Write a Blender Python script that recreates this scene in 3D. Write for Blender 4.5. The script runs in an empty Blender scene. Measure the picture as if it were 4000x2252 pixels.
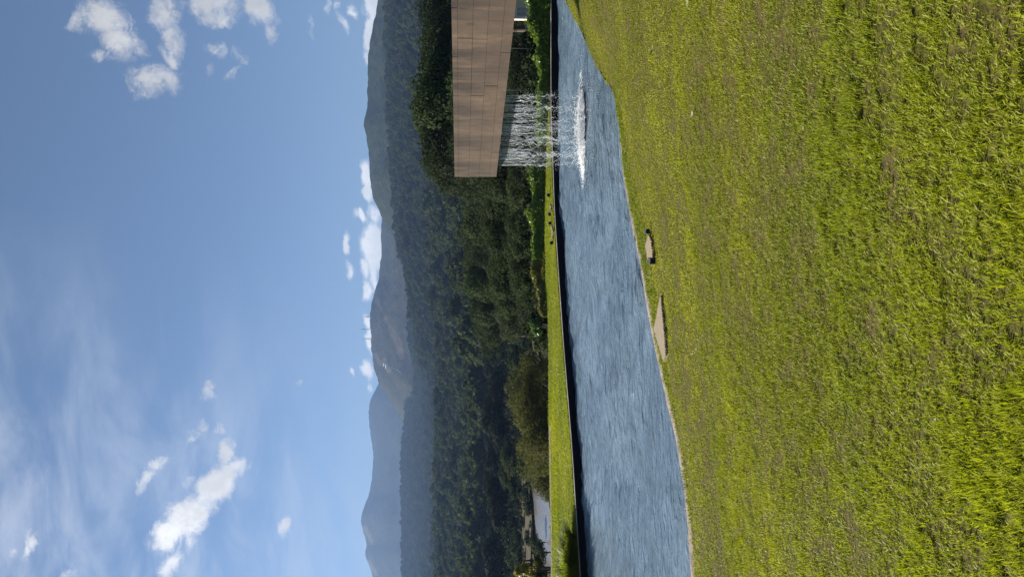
import bpy, math, random
import numpy as np
from mathutils import Vector, Matrix

random.seed(7)
RNG = np.random.default_rng(11)
scene = bpy.context.scene
COL = scene.collection

# ------------------------------------------------------------------ camera
H = 3.6                                   # eye above the water of the pool (z = 0)
PITCH, ROLL, FPX = math.atan(0.0758), 0.011, 2772.0
F = Vector((0, math.cos(PITCH), -math.sin(PITCH)))
R_ = Vector((1, 0, 0))
U = Vector((0, math.sin(PITCH), math.cos(PITCH)))
XC = -U * math.cos(ROLL) - R_ * math.sin(ROLL)      # the photograph is turned: world up points to its left
YC = R_ * math.cos(ROLL) - U * math.sin(ROLL)
EYE = Vector((0, 0, H))
cd = bpy.data.cameras.new('camera')
cd.sensor_fit = 'HORIZONTAL'; cd.sensor_width = 36.0; cd.lens = FPX / 4000 * 36.0
cd.clip_start = 0.05; cd.clip_end = 30000
cam = bpy.data.objects.new('camera', cd); COL.objects.link(cam)
cam.matrix_world = Matrix(((XC.x, YC.x, -F.x, EYE.x), (XC.y, YC.y, -F.y, EYE.y), (XC.z, YC.z, -F.z, EYE.z), (0, 0, 0, 1)))
scene.camera = cam

# ------------------------------------------------------------------ light
SUN_AZ, SUN_EL = math.radians(-66), math.radians(27)
SUN = Vector((math.sin(SUN_AZ) * math.cos(SUN_EL), math.cos(SUN_AZ) * math.cos(SUN_EL), math.sin(SUN_EL)))
SKY_STRENGTH, SUN_STRENGTH, EXPOSURE = 0.05, 5.0, 1.45
HAZE_DENSITY = 2.0e-4
sl = bpy.data.lights.new('sun', 'SUN'); sl.energy = SUN_STRENGTH; sl.angle = math.radians(0.53); sl.color = (1.0, 0.93, 0.82)
so = bpy.data.objects.new('sun', sl); COL.objects.link(so)
so.rotation_euler = SUN.to_track_quat('Z', 'Y').to_euler(); so.location = (0, 0, 60)
vs = scene.view_settings
vs.view_transform = 'Standard'; vs.look = 'None'; vs.gamma = 1.0; vs.use_curve_mapping = False; vs.exposure = EXPOSURE
scene.display_settings.display_device = 'sRGB'
cy = scene.cycles
cy.use_denoising = True
try: cy.denoiser = 'OPENIMAGEDENOISE'; cy.denoising_input_passes = 'RGB_ALBEDO_NORMAL'; cy.denoising_prefilter = 'NONE'
except Exception: pass
cy.use_adaptive_sampling = False
cy.max_bounces = 8; cy.diffuse_bounces = 4; cy.glossy_bounces = 3; cy.transmission_bounces = 4; cy.transparent_max_bounces = 6
cy.volume_bounces = 0; cy.sample_clamp_indirect = 6; cy.caustics_reflective = False; cy.caustics_refractive = False

# ------------------------------------------------------------------ node helpers
class G:
    """small wrapper to write node graphs"""
    def __init__(s, tree): s.t = tree; s.L = tree.links
    def n(s, typ, ins=None, **kw):
        nd = s.t.nodes.new(typ)
        for k, v in kw.items(): setattr(nd, k, v)
        for k, v in (ins or {}).items():
            sk = nd.inputs[k]
            if isinstance(v, bpy.types.NodeSocket): s.L.new(v, sk)
            else: sk.default_value = v
        return nd
    def m(s, op, a, b=None, c=None, clamp=False):
        nd = s.t.nodes.new('ShaderNodeMath'); nd.operation = op; nd.use_clamp = clamp
        for i, v in enumerate((a, b, c)):
            if v is None: continue
            if isinstance(v, bpy.types.NodeSocket): s.L.new(v, nd.inputs[i])
            else: nd.inputs[i].default_value = v
        return nd.outputs[0]
    def noise(s, vec, scale, detail=4, rough=0.55, dist=0.0):
        return s.n('ShaderNodeTexNoise', {'Vector': vec, 'Scale': scale, 'Detail': detail, 'Roughness': rough, 'Distortion': dist}).outputs[0]
    def ramp(s, v, a, b, lo=0.0, hi=1.0, smooth=True):
        nd = s.n('ShaderNodeMapRange', {'Value': v, 'From Min': a, 'From Max': b, 'To Min': lo, 'To Max': hi})
        nd.interpolation_type = 'SMOOTHSTEP' if smooth else 'LINEAR'; nd.clamp = True
        return nd.outputs[0]
    def mix(s, f, a, b, blend='MIX'):
        nd = s.t.nodes.new('ShaderNodeMix'); nd.data_type = 'RGBA'; nd.blend_type = blend
        for sk, v in ((nd.inputs[0], f), (nd.inputs[6], a), (nd.inputs[7], b)):
            if isinstance(v, bpy.types.NodeSocket): s.L.new(v, sk)
            elif isinstance(v, (tuple, list)): sk.default_value = tuple(v)[:3] + (1,)
            else: sk.default_value = v
        return nd.outputs[2]
    def mapping(s, vec, loc=(0, 0, 0), rot=(0, 0, 0), scl=(1, 1, 1), typ='POINT'):
        nd = s.t.nodes.new('ShaderNodeMapping'); nd.vector_type = typ
        s.L.new(vec, nd.inputs[0]); nd.inputs[1].default_value = loc; nd.inputs[2].default_value = rot; nd.inputs[3].default_value = scl
        return nd.outputs[0]

def ray(px, py):
    """direction through a point of the photograph (4000 x 2252)"""
    return (F + XC * ((px - 2000) / FPX) + YC * ((1126 - py) / FPX))
def at_z(px, py, z=0.0):
    d = ray(px, py); t = (z - H) / d.z
    return EYE + d * t
def at_y(px, py, y):
    d = ray(px, py); return EYE + d * (y / d.y)
def D2(x, y): return (x * 1.5534, y * 1.5534)       # the overview I measured in was 2575 wide

# ------------------------------------------------------------------ sky
world = bpy.data.worlds.new('World'); scene.world = world; world.use_nodes = True
g = G(world.node_tree); world.node_tree.nodes.clear()
sky = g.n('ShaderNodeTexSky'); sky.sky_type = 'NISHITA'; sky.sun_disc = False
sky.sun_elevation = SUN_EL; sky.sun_rotation = SUN_AZ % (2 * math.pi); sky.altitude = 1400; sky.air_density = 0.78; sky.dust_density = 0.25; sky.ozone_density = 2.0
tc = g.n('ShaderNodeTexCoord').outputs['Generated']
sep = g.n('ShaderNodeSeparateXYZ', {0: tc})
dx, dy, dz = sep.outputs
ys = g.m('MAXIMUM', dy, 0.08)
plane = g.n('ShaderNodeCombineXYZ', {0: g.m('DIVIDE', dx, ys), 1: g.m('DIVIDE', dz, ys), 2: 0.0}).outputs[0]
def uv(px, py):
    d = ray(px, py); return d.x / d.y, d.z / d.y
# clouds of the photograph: (start, end, half width, strength), overview pixels
CL = [((190, 18), (196, 62), 13, .8), ((215, 12), (318, 60), 36, 1), ((270, 40), (325, 140), 30, .95), ((215, 128), (330, 148), 12, .5),
      ((420, -20), (425, 75), 26, .85), ((430, 75), (428, 138), 20, .85), ((400, 125), (428, 175), 16, .85), ((330, 215), (425, 205), 28, 1.0), ((405, 185), (432, 240), 20, .95), ((335, 250), (400, 232), 14, .8),
      ((480, -20), (590, 12), 34, 1.05), ((500, 30), (590, 52), 22, .8),
      ((510, 122), (585, 140), 14, .62), ((585, 120), (625, 150), 12, .58), ((530, 160), (522, 200), 10, .5), ((575, 202), (610, 165), 9, .55),
      ((640, -10), (690, 50), 24, 1.05), ((680, 45), (700, 100), 13, .95), ((655, 55), (640, 35), 12, .6),
      ((787, 18), (799, 118), 5, .5), ((868, 22), (878, 86), 6, .75), ((890, 8), (900, 40), 7, .75), ((840, -5), (838, 40), 5, .5), ((858, 0), (862, 20), 6, .6),
      ((938, -30), (945, 40), 15, 1.2), ((936, 40), (934, 130), 9, 1.15), ((926, 130), (930, 160), 6, .7),
      ((918, 405), (925, 470), 8, 1.1), ((929, 470), (936, 510), 7, 1.0), ((891, 541), (897, 541), 8, .5), ((905, 530), (918, 560), 6, .9),
      ((938, 560), (946, 690), 17, 1.25), ((925, 590), (938, 665), 13, 1.15), ((917, 645), (925, 700), 9, .95), ((940, 520), (948, 560), 10, .9), ((866, 590), (874, 640), 6, .8), ((872, 655), (877, 698), 6, .75),
      ((924, 706), (932, 760), 8, .95), ((928, 795), (933, 830), 6, .9), ((926, 840), (934, 880), 7, 1.0), ((925, 912), (934, 950), 8, 1.0), ((896, 934), (899, 950), 5, .75), ((931, 965), (932, 985), 4, .6), ((940, 545), (948, 770), 8, 1.0), ((930, 790), (936, 900), 5, .8), ((944, -20), (934, 165), 6, 1.1), ((922, 402), (936, 520), 6, 1.0),
      ((385, 1368), (470, 1325), 24, 1.15), ((455, 1335), (505, 1262), 36, 1.3), ((495, 1270), (560, 1185), 30, 1.2), ((555, 1190), (605, 1170), 17, 1.05), ((540, 1170), (562, 1122), 17, 1.0), ((520, 1250), (540, 1290), 14, .7),
      ((490, 1345), (490, 1380), 14, .7), ((455, 1390), (405, 1452), 20, .85), ((545, 1090), (535, 1060), 8, .55), ((515, 1075), (530, 1085), 7, .5),
      ((352, 1226), (392, 1180), 14, .85), ((388, 1180), (418, 1150), 12, .7), ((460, 1098), (490, 1080), 10, .6), ((490, 1075), (500, 1046), 8, .6), ((520, 990), (530, 955), 12, .8), ((737, 962), (741, 950), 6, .75),
      ((693, 1352), (706, 1296), 11, .95), ((76, 1395), (100, 1345), 13, .62), ((78, 1375), (90, 1325), 9, .5), ((460, 1225), (475, 1200), 10, .5),
      ((180, 1440), (190, 1450), 12, .5), ((35, 1390), (30, 1370), 10, .4)]
nzv = g.n('ShaderNodeTexNoise', {'Vector': plane, 'Scale': 9.0, 'Detail': 8, 'Roughness': 0.66})
warp = g.n('ShaderNodeVectorMath', {0: nzv.outputs['Color'], 1: (.5, .5, .5)}, operation='SUBTRACT').outputs[0]
elev = g.m('DIVIDE', dz, ys)
warp = g.n('ShaderNodeVectorMath', {0: warp, 'Scale': g.ramp(elev, .08, .22, .030, .075)}, operation='SCALE').outputs[0]
pw = g.n('ShaderNodeVectorMath', {0: plane, 1: warp}, operation='ADD').outputs[0]
acc = None
for (a, b, w, st) in CL:
    ua = Vector(uv(*D2(*a))); ub = Vector(uv(*D2(*b))); c = (ua + ub) / 2; dd = ub - ua
    if min(a[0], b[0]) > 800: w, st = w * 1.2, st * 1.25
    half = dd.length / 2; wid = w * 1.5534 / FPX
    mp = g.mapping(pw, (c.x, c.y, 0), (0, 0, math.atan2(dd.y, dd.x)), ((half + wid) * 1.3, wid * 2.1, 1.0), 'TEXTURE')
    ln = g.n('ShaderNodeVectorMath', {0: mp}, operation='LENGTH').outputs['Value']
    v = g.ramp(ln, 1.0, 0.15, 0.0, st)
    acc = v if acc is None else g.m('MAXIMUM', acc, v)
front = g.ramp(dy, 0.10, 0.22)
acc = g.m('MULTIPLY', acc, front)
n1 = g.noise(plane, 20.0, 12, 0.70, 0.7)
n3 = g.noise(plane, 85.0, 5, 0.65, 0.2)
n1 = g.m('ADD', g.m('MULTIPLY', n1, .72), g.m('MULTIPLY', n3, .28))
n2 = g.noise(g.n('ShaderNodeVectorMath', {0: plane, 1: (-.006, .008, 0)}, operation='ADD').outputs[0], 16.0, 4, 0.6, 0.25)
dens = g.ramp(g.m('ADD', acc, g.m('MULTIPLY', g.m('SUBTRACT', n1, 0.5), 3.4)), 0.28, 1.20)
wisp = g.ramp(g.m('ADD', acc, g.m('MULTIPLY', g.m('SUBTRACT', g.noise(g.mapping(pw, rot=(0, 0, .5), scl=(1, 2.2, 1)), 26.0, 10, .72, 1.2), 0.5), 3.0)), 0.08, 1.4)
dens = g.m('MAXIMUM', dens, g.m('MULTIPLY', wisp, .75))
dens = g.m('MULTIPLY', dens, g.ramp(acc, 0.02, 0.35))
# the same scattered cumulus elsewhere in the sky
nb = g.noise(tc, 3.2, 8, 0.6, 0.2)
back = g.m('MULTIPLY', g.m('MULTIPLY', g.ramp(nb, 0.58, 0.72), g.ramp(dz, 0.03, 0.12)), g.m('SUBTRACT', 1.0, g.ramp(dy, 0.25, 0.6)))
dens = g.m('MAXIMUM', dens, g.m('MULTIPLY', back, 0.9))
# thin veil of high cloud towards the sun
sd = g.n('ShaderNodeVectorMath', {0: tc, 1: tuple(SUN)}, operation='DOT_PRODUCT').outputs['Value']
veiln = g.noise(g.mapping(plane, rot=(0, 0, -.6), scl=(2.2, 5.5, 1)), 2.0, 6, 0.6, 0.4)
veil = g.m('MULTIPLY', g.m('MULTIPLY', g.ramp(veiln, 0.36, 0.74), g.ramp(sd, 0.40, 0.9)), 0.66)
shade = g.ramp(g.m('SUBTRACT', n2, n1), -0.16, 0.16, 0.78, 1.0)
bright = g.m('MULTIPLY', g.ramp(sd, 0.50, 0.92, 7.0, 12.0), g.ramp(elev, .10, .24, 2.1, 1.0))
ccol = g.n('ShaderNodeVectorMath', {0: (1.0, 0.975, 0.93), 'Scale': g.m('MULTIPLY', bright, shade)}, operation='SCALE').outputs[0]
skyc = g.mix(1.0, sky.outputs[0], (0.97, 1.0, 0.98), 'MULTIPLY')
skyc = g.mix(veil, skyc, (6.8, 7.2, 7.8))
fin = g.mix(g.m('MULTIPLY', dens, 0.93), skyc, ccol)
bg = g.n('ShaderNodeBackground', {'Color': fin, 'Strength': SKY_STRENGTH})
ow = g.n('ShaderNodeOutputWorld', {'Surface': bg.outputs[0]})
world.cycles.sampling_method = 'MANUAL'; world.cycles.sample_map_resolution = 512

# ------------------------------------------------------------------ mesh helpers
def tag(o, label=None, cat=None, group=None, kind=None):
    if label: o['label'] = label
    if cat: o['category'] = cat
    if group: o['group'] = group
    if kind: o['kind'] = kind
    return o
def link(o, parent=None):
    COL.objects.link(o)
    if parent: o.parent = parent
    return o
def obj(name, mesh, mat=None, parent=None, loc=None):
    o = bpy.data.objects.new(name, mesh)
    if mat is not None and not mesh.materials: mesh.materials.append(mat)
    if loc is not None: o.location = loc
    return link(o, parent)
def empty(name, loc=(0, 0, 0), rotz=0.0):
    o = bpy.data.objects.new(name, None); o.location = loc; o.rotation_euler = (0, 0, rotz); o.empty_display_size = .3
    return link(o)
def quads(name, V, Fq, smooth=False):
    """mesh from an array of vertices and an (n, k) array of faces"""
    V = np.asarray(V, np.float32); Fq = np.asarray(Fq, np.int32); k = Fq.shape[1]
    me = bpy.data.meshes.new(name)
    me.vertices.add(len(V)); me.vertices.foreach_set('co', V.ravel())
    me.loops.add(Fq.size); me.loops.foreach_set('vertex_index', Fq.ravel())
    me.polygons.add(len(Fq)); me.polygons.foreach_set('loop_start', np.arange(0, Fq.size, k, dtype=np.int32))
    if smooth: me.polygons.foreach_set('use_smooth', np.ones(len(Fq), bool))
    me.update(calc_edges=True); me.validate()
    return me
def grid_mesh(name, P, smooth=True, closed=False):
    """P: (n, m, 3) grid of points"""
    n, m, _ = P.shape
    i, j = np.meshgrid(np.arange(n - 1), np.arange(m - 1), indexing='ij')
    a = (i * m + j).ravel()
    return quads(name, P.reshape(-1, 3), np.stack([a, a + 1, a + m + 1, a + m], 1), smooth)
class MB:
    """collects boxes, prisms and tubes for one mesh"""
    def __init__(s): s.v = []; s.f = []
    def box(s, c, size, ax=None):
        ax = ax or (Vector((1, 0, 0)), Vector((0, 1, 0)), Vector((0, 0, 1)))
        c = Vector(c); b = len(s.v)
        for sx in (-.5, .5):
            for sy in (-.5, .5):
                for sz in (-.5, .5):
                    s.v.append(c + ax[0] * (sx * size[0]) + ax[1] * (sy * size[1]) + ax[2] * (sz * size[2]))
        for q in ((0, 1, 3, 2), (4, 6, 7, 5), (0, 4, 5, 1), (2, 3, 7, 6), (0, 2, 6, 4), (1, 5, 7, 3)): s.f.append([b + k for k in q])
        return s
    def prism(s, pts, z0, z1):
        b = len(s.v); n = len(pts)
        s.v += [Vector((p[0], p[1], z0)) for p in pts] + [Vector((p[0], p[1], z1)) for p in pts]
        s.f += [[b + i, b + (i + 1) % n, b + n + (i + 1) % n, b + n + i] for i in range(n)]
        s.f += [[b + n + i for i in range(n)], [b + n - 1 - i for i in range(n)]]
        return s
    def tube(s, pts, rad, seg=6):
        pts = [Vector(p) for p in pts]; rad = rad if isinstance(rad, (list, tuple)) else [rad] * len(pts)
        b = len(s.v)
        for i, p in enumerate(pts):
            d = (pts[min(i + 1, len(pts) - 1)] - pts[max(i - 1, 0)]).normalized()
            u = d.cross(Vector((0.13, 0.31, 0.94)) if abs(d.z) < .9 else Vector((1, 0, 0))).normalized(); w = d.cross(u)
            for k in range(seg):
                a = 2 * math.pi * k / seg; s.v.append(p + (u * math.cos(a) + w * math.sin(a)) * rad[i])
        for i in range(len(pts) - 1):
            for k in range(seg):
                s.f.append([b + i * seg + k, b + i * seg + (k + 1) % seg, b + (i + 1) * seg + (k + 1) % seg, b + (i + 1) * seg + k])
        s.f.append([b + k for k in reversed(range(seg))]); s.f.append([b + (len(pts) - 1) * seg + k for k in range(seg)])
        return s
    def mesh(s, name, smooth=False):
        me = bpy.data.meshes.new(name); me.from_pydata([tuple(v) for v in s.v], [], s.f)
        if smooth: me.polygons.foreach_set('use_smooth', [True] * len(me.polygons))
        me.update(); return me
    def build(s, name, mat, parent=None, smooth=False, bevel=0):
        o = obj(name, s.mesh(name, smooth), mat, parent)
        if bevel:
            b = o.modifiers.new('bevel', 'BEVEL'); b.width = bevel; b.segments = 2; b.limit_method = 'ANGLE'
        return o

# numpy value noise
_tab = RNG.random((256, 256)).astype(np.float32)
def vnoise(x, y):
    xi = np.floor(x).astype(int); yi = np.floor(y).astype(int); fx = x - xi; fy = y - yi
    fx = fx * fx * (3 - 2 * fx); fy = fy * fy * (3 - 2 * fy)
    a = _tab[xi & 255, yi & 255]; b = _tab[(xi + 1) & 255, yi & 255]; c = _tab[xi & 255, (yi + 1) & 255]; d = _tab[(xi + 1) & 255, (yi + 1) & 255]
    return (a + (b - a) * fx) * (1 - fy) + (c + (d - c) * fx) * fy
def fbm(x, y, o=4):
    s = 0; amp = .5; tot = 0
    for k in range(o):
        s = s + amp * vnoise(x * 2 ** k + 17.3 * k, y * 2 ** k - 9.1 * k); tot += amp; amp *= .5
    return s / tot - .5
def sstep(t): t = np.clip(t, 0, 1); return t * t * (3 - 2 * t)

# ------------------------------------------------------------------ materials
def mat(name):
    m = bpy.data.materials.new(name); m.use_nodes = True; m.node_tree.nodes.clear()
    return m, G(m.node_tree)
def out(g, sh, vol=None):
    o = g.t.nodes.new('ShaderNodeOutputMaterial')
    g.L.new(sh, o.inputs[0])
def principled(g, col, rough=.6, normal=None, spec=.4, **kw):
    ins = {'Base Color': col if isinstance(col, bpy.types.NodeSocket) else tuple(col)[:3] + (1,), 'Roughness': rough, 'Specular IOR Level': spec}
    if normal is not None: ins['Normal'] = normal
    ins.update(kw)
    return g.n('ShaderNodeBsdfPrincipled', ins).outputs[0]
def bump(g, h, strength=.5, dist=.02):
    return g.n('ShaderNodeBump', {'Height': h, 'Strength': strength, 'Distance': dist}).outputs[0]
def pos(g): return g.n('ShaderNodeNewGeometry').outputs['Position']
def objco(g): return g.n('ShaderNodeTexCoord').outputs['Object']

def simple(name, col, rough=.6, var=.25, scale=6, spec=.4, bmp=.25, metal=0):
    m, g = mat(name)
    n = g.noise(objco(g), scale, 5)
    c = g.mix(g.ramp(n, .3, .7), tuple(v * (1 - var) for v in col), tuple(v * (1 + var) for v in col))
    out(g, principled(g, c, rough, bump(g, g.noise(objco(g), scale * 6, 4), bmp, .01), spec, Metallic=metal))
    return m
def leafy(name, dark, light, yellow=None, trans=.35, rough=.55, spec=.3, hue=.5):
    """leaves: reflect, shine a little and let light through; every plant a shade of its own"""
    m, g = mat(name)
    rnd = g.n('ShaderNodeObjectInfo').outputs['Random']
    n = g.noise(objco(g), 1.6, 4)
    fac = g.m('ADD', g.m('MULTIPLY', n, 1 - hue), g.m('MULTIPLY', rnd, hue))
    c = g.mix(g.ramp(fac, .15, .85), dark, light)
    isl = g.n('ShaderNodeNewGeometry').outputs['Random Per Island']
    c = g.mix(g.m('MULTIPLY', isl, .40), c, tuple(v * 1.35 for v in light))
    if yellow: c = g.mix(g.ramp(isl, .72, .9, 0, .8), c, yellow)
    p = principled(g, c, rough, None, spec)
    tcol = g.mix(.5, c, tuple((light[0] * 1.8, light[1] * 1.9, light[2] * .9)))
    t = g.n('ShaderNodeBsdfTranslucent', {'Color': tcol}).outputs[0]
    out(g, g.n('ShaderNodeMixShader', {0: trans, 1: p, 2: t}).outputs[0])
    return m

M = {}
M['leaf_tree'] = leafy('tree leaves', (.007, .014, .006), (.038, .055, .019), trans=.30, rough=.75, spec=.08)
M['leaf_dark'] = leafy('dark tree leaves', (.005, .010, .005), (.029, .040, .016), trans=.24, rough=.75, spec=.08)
M['leaf_olive'] = leafy('olive leaves', (.020, .025, .009), (.085, .086, .027), trans=.40, rough=.75, spec=.1)
M['leaf_far'] = leafy('far wood leaves', (.006, .013, .006), (.046, .060, .021), trans=.28, hue=.75, rough=.8, spec=.05)
M['leaf_deep'] = leafy('shade-darkened leaves', (.005, .009, .005), (.017, .025, .011), trans=.15, hue=.6, rough=.8, spec=.05)  # leaf colour darkened to stand in for the shade in the hollow
M['leaf_hedge'] = leafy('glossy hedge leaves', (.035, .080, .010), (.150, .220, .026), trans=.30, rough=.36, spec=.4, hue=.2)
M['leaf_dry'] = leafy('hedge leaves going brown', (.055, .065, .012), (.180, .175, .030), trans=.30, rough=.3, spec=.5, hue=.2)
M['leaf_yellow'] = leafy('yellowing leaves', (.060, .075, .010), (.27, .24, .03), trans=.38, rough=.3, spec=.5, hue=.2)
M['leaf_round'] = leafy('round shrub leaves', (.015, .045, .008), (.085, .165, .020), trans=.3, rough=.3, spec=.5, hue=.2)
M['bark'] = simple('bark', (.075, .058, .042), .9, .3, 3)
M['pale_bark'] = simple('pale bark', (.34, .31, .26), .8, .2, 3)
M['black'] = simple('black lamp housing', (.008, .008, .008), .8, .2, 20)
M['cap'] = simple('pale stone coping', (.40, .36, .30), .75, .12, 9)
M['white'] = simple('white paint', (.78, .76, .70), .5, .05, 4)
M['cream'] = simple('cream render', (.74, .65, .46), .8, .08, 2)
M['teal'] = simple('teal plastic drum', (.02, .09, .105), .4, .15, 3)
M['steel'] = simple('dull steel', (.10, .10, .10), .5, .2, 6, metal=.4)
M['mast'] = simple('galvanised mast', (.22, .22, .24), .6, .1, .3)
M['glass'] = simple('dark window glass', (.03, .035, .04), .08, .1, 2, spec=.6)
M['roof'] = simple('terracotta roof', (.25, .11, .07), .8, .2, 3)

# grass blades
def grass_mat(name, ga, gb, dry, dry_amt, trans=.42):
    m, g = mat(name)
    p = pos(g)
    rnd = g.n('ShaderNodeObjectInfo').outputs['Random']
    isl = g.n('ShaderNodeNewGeometry').outputs['Random Per Island']
    patch = g.noise(g.mapping(p, scl=(.55, 1.0, 1)), .55, 4, .55)
    fine = g.noise(p, 3.5, 4, .6)
    c = g.mix(g.ramp(patch, .36, .66), ga, gb)
    big = g.noise(g.mapping(p, scl=(.6, 1, 1)), .30, 3, .5)
    c = g.mix(g.ramp(big, .48, .66, 0, .38), c, (gb[0] * .52, gb[1] * .78, gb[2] * .6))
    c = g.mix(g.m('MULTIPLY', isl, .5), c, tuple(v * 1.55 for v in gb))
    c = g.mix(g.m('MULTIPLY', g.ramp(rnd, .55, 1.0), .45), c, tuple(v * .55 for v in ga))
    d = g.ramp(g.m('ADD', g.m('ADD', g.m('MULTIPLY', fine, .55), g.m('MULTIPLY', patch, -.35)), g.m('MULTIPLY', isl, .42)), .42, .62, 0, dry_amt)
    c = g.mix(d, c, dry)
    sh = principled(g, c, .5, None, .25)
    t = g.n('ShaderNodeBsdfTranslucent', {'Color': g.mix(1.0, c, (1.36, 1.46, .58), 'MULTIPLY')}).outputs[0]
    out(g, g.n('ShaderNodeMixShader', {0: trans, 1: sh, 2: t}).outputs[0])
    return m
M['grass'] = grass_mat('lawn blades', (.110, .135, .010), (.290, .290, .022), (.27, .225, .12), .66)
M['grass_far'] = grass_mat('far lawn blades', (.130, .165, .010), (.290, .290, .022), (.24, .19, .06), .35)
M['grass_tall'] = leafy('tall ornamental grass', (.050, .080, .008), (.200, .225, .024), trans=.55, rough=.45, hue=.2)

M['grass_bank'] = grass_mat('bank blades', (.092, .125, .010), (.195, .212, .016), (.20, .15, .06), .35)
m, g = mat('lawn soil and thatch'); M['lawn'] = m
p = pos(g); a = g.noise(g.mapping(p, scl=(.55, 1.0, 1)), .55, 4, .55); b = g.noise(p, 26, 6, .7); c2 = g.noise(p, 3.5, 4, .6)
c = g.mix(g.ramp(b, .35, .65), (.036, .036, .009), (.125, .118, .022))
c = g.mix(g.ramp(g.m('SUBTRACT', c2, g.m('MULTIPLY', a, .4)), .22, .45, 0, .75), c, (.105, .075, .036))
out(g, principled(g, c, .95, bump(g, b, .8, .02), .1))

m, g = mat('far lawn'); M['lawn_far'] = m
p = pos(g); b = g.noise(g.mapping(p, scl=(1.2, 3, 1)), 2.2, 6, .65)
c = g.mix(g.ramp(b, .3, .7), (.09, .11, .010), (.17, .17, .016))
out(g, principled(g, c, .95, bump(g, b, .6, .02), .1))

m, g = mat('hillside'); M['terrain'] = m
p = pos(g); b = g.noise(p, .12, 6, .65); c2 = g.noise(p, 1.2, 6, .7)
c = g.mix(g.ramp(b, .4, .6), (.020, .025, .009), (.040, .038, .017))
c = g.mix(g.ramp(c2, .4, .62, 0, .6), c, (.040, .045, .012))
out(g, principled(g, c, .95, bump(g, c2, .8, .3), .1))

m, g = mat('bare earth bank'); M['earth'] = m
p = pos(g); b = g.noise(g.mapping(p, scl=(.4, 1, 1)), .7, 6, .7)
c = g.mix(g.ramp(b, .38, .62), (.050, .052, .020), (.115, .088, .058))
out(g, principled(g, c, .95, bump(g, b, .6, .2), .1))

def hill_mat(name, ca, cb, soil, terr):
    m, g = mat(name)
    p = pos(g)
    b = g.noise(p, .006, 7, .6); f = g.noise(p, .09, 5, .7)
    c = g.mix(g.ramp(b, .42, .6), ca, cb)
    c = g.mix(g.ramp(f, .4, .6, 0, .55), c, tuple(v * .45 for v in ca))
    if terr:
        z = g.n('ShaderNodeSeparateXYZ', {0: p}).outputs[2]
        w = g.m('SINE', g.m('MULTIPLY', g.m('ADD', z, g.m('MULTIPLY', b, 30)), .55))
        c = g.mix(g.ramp(w, .2, .9, 0, .13), c, soil)
    at = g.n('ShaderNodeAttribute', attribute_name='soil').outputs['Fac']
    c = g.mix(g.m('MULTIPLY', at, g.ramp(f, .25, .6, .4, .95)), c, soil)
    out(g, principled(g, c, .95, bump(g, f, 1.0, 9.0), .05))
    return m
M['hill_forest'] = hill_mat('wooded hill', (.020, .032, .015), (.042, .050, .022), (.15, .105, .07), False)
M['hill_terrace'] = hill_mat('terraced hill', (.030, .034, .022), (.055, .055, .034), (.12, .095, .072), True)

# water of the pool and the pond
m, g = mat('pool water'); M['water'] = m
p = pos(g)
w1 = g.noise(g.mapping(p, rot=(0, 0, .10), scl=(.42, 1.9, 1)), 2.6, 4, .6, .6)
w2 = g.noise(g.mapping(p, rot=(0, 0, -.12), scl=(.5, 1.8, 1)), 8.5, 4, .6, .4)
h = g.m('ADD', g.m('MULTIPLY', w1, 1.0), g.m('MULTIPLY', w2, .38))
body = g.mix(g.ramp(g.noise(p, .35, 3), .35, .65), (.104, .152, .190), (.148, .206, .252))
out(g, principled(g, body, .05, bump(g, h, .8, .13), .6, IOR=1.62))
m, g = mat('pond water'); M['pond'] = m
p = pos(g); w1 = g.noise(p, 1.2, 4, .6)
out(g, principled(g, (.20, .19, .18), .12, bump(g, w1, .25, .1), .5, IOR=1.333))

m, g = mat('dark pool lining'); M['lining'] = m
p = pos(g); out(g, principled(g, g.mix(g.noise(p, 3, 4), (.006, .007, .009), (.014, .014, .016)), .9, None, .04))

m, g = mat('kerb concrete'); M['kerb'] = m
p = pos(g); b = g.noise(p, 5, 6, .7); c = g.mix(g.ramp(b, .35, .65), (.13, .105, .078), (.27, .225, .17)); out(g, principled(g, c, .85, bump(g, b, .4, .01), .2))

# board marked, streaked concrete; local x runs along the channel, z up
m, g = mat('streaked concrete'); M['concrete'] = m
oc = g.n('ShaderNodeNewGeometry').outputs['Position']
rnd = g.n('ShaderNodeObjectInfo').outputs['Random']
st = g.noise(g.mapping(oc, scl=(1.2, 1.2, .16)), 2.0, 7, .66)
st2 = g.noise(g.mapping(oc, scl=(1.2, 1.2, .05)), 10.0, 5, .65)
fine = g.noise(oc, 38, 5, .7); blot = g.noise(oc, 2.2, 5, .6)
c = g.mix(g.ramp(blot, .3, .7), (.066, .045, .028), (.104, .071, .045))
c = g.mix(g.ramp(rnd, 0, 1, 0, .35), c, (.112, .078, .056))
bandm = g.ramp(g.noise(g.mapping(oc, scl=(1, 1, .3)), .9, 3, .6), .28, .52)
topm = g.ramp(g.n('ShaderNodeSeparateXYZ', {0: oc}).outputs[2], H - 1.15, H + .05, .55, 1.0)
c = g.mix(g.m('MULTIPLY', g.m('MULTIPLY', g.ramp(st, .35, .50, 0, 1.0), bandm), topm), c, (.022, .016, .012))
blk = g.noise(g.mapping(oc, scl=(1.2, 1.2, .55)), 3.4, 6, .7)
c = g.mix(g.m('MULTIPLY', g.ramp(blk, .52, .68, 0, .85), topm), c, (.026, .019, .014))
c = g.mix(g.ramp(st2, .47, .62, 0, .60), c, (.055, .040, .031))
c = g.mix(g.ramp(g.noise(oc, 9, 7, .75), .42, .66, .0, .55), c, (.050, .036, .028))
out(g, principled(g, c, .85, bump(g, g.m('ADD', fine, g.m('MULTIPLY', blot, .6)), .35, .012), .25))
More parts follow.
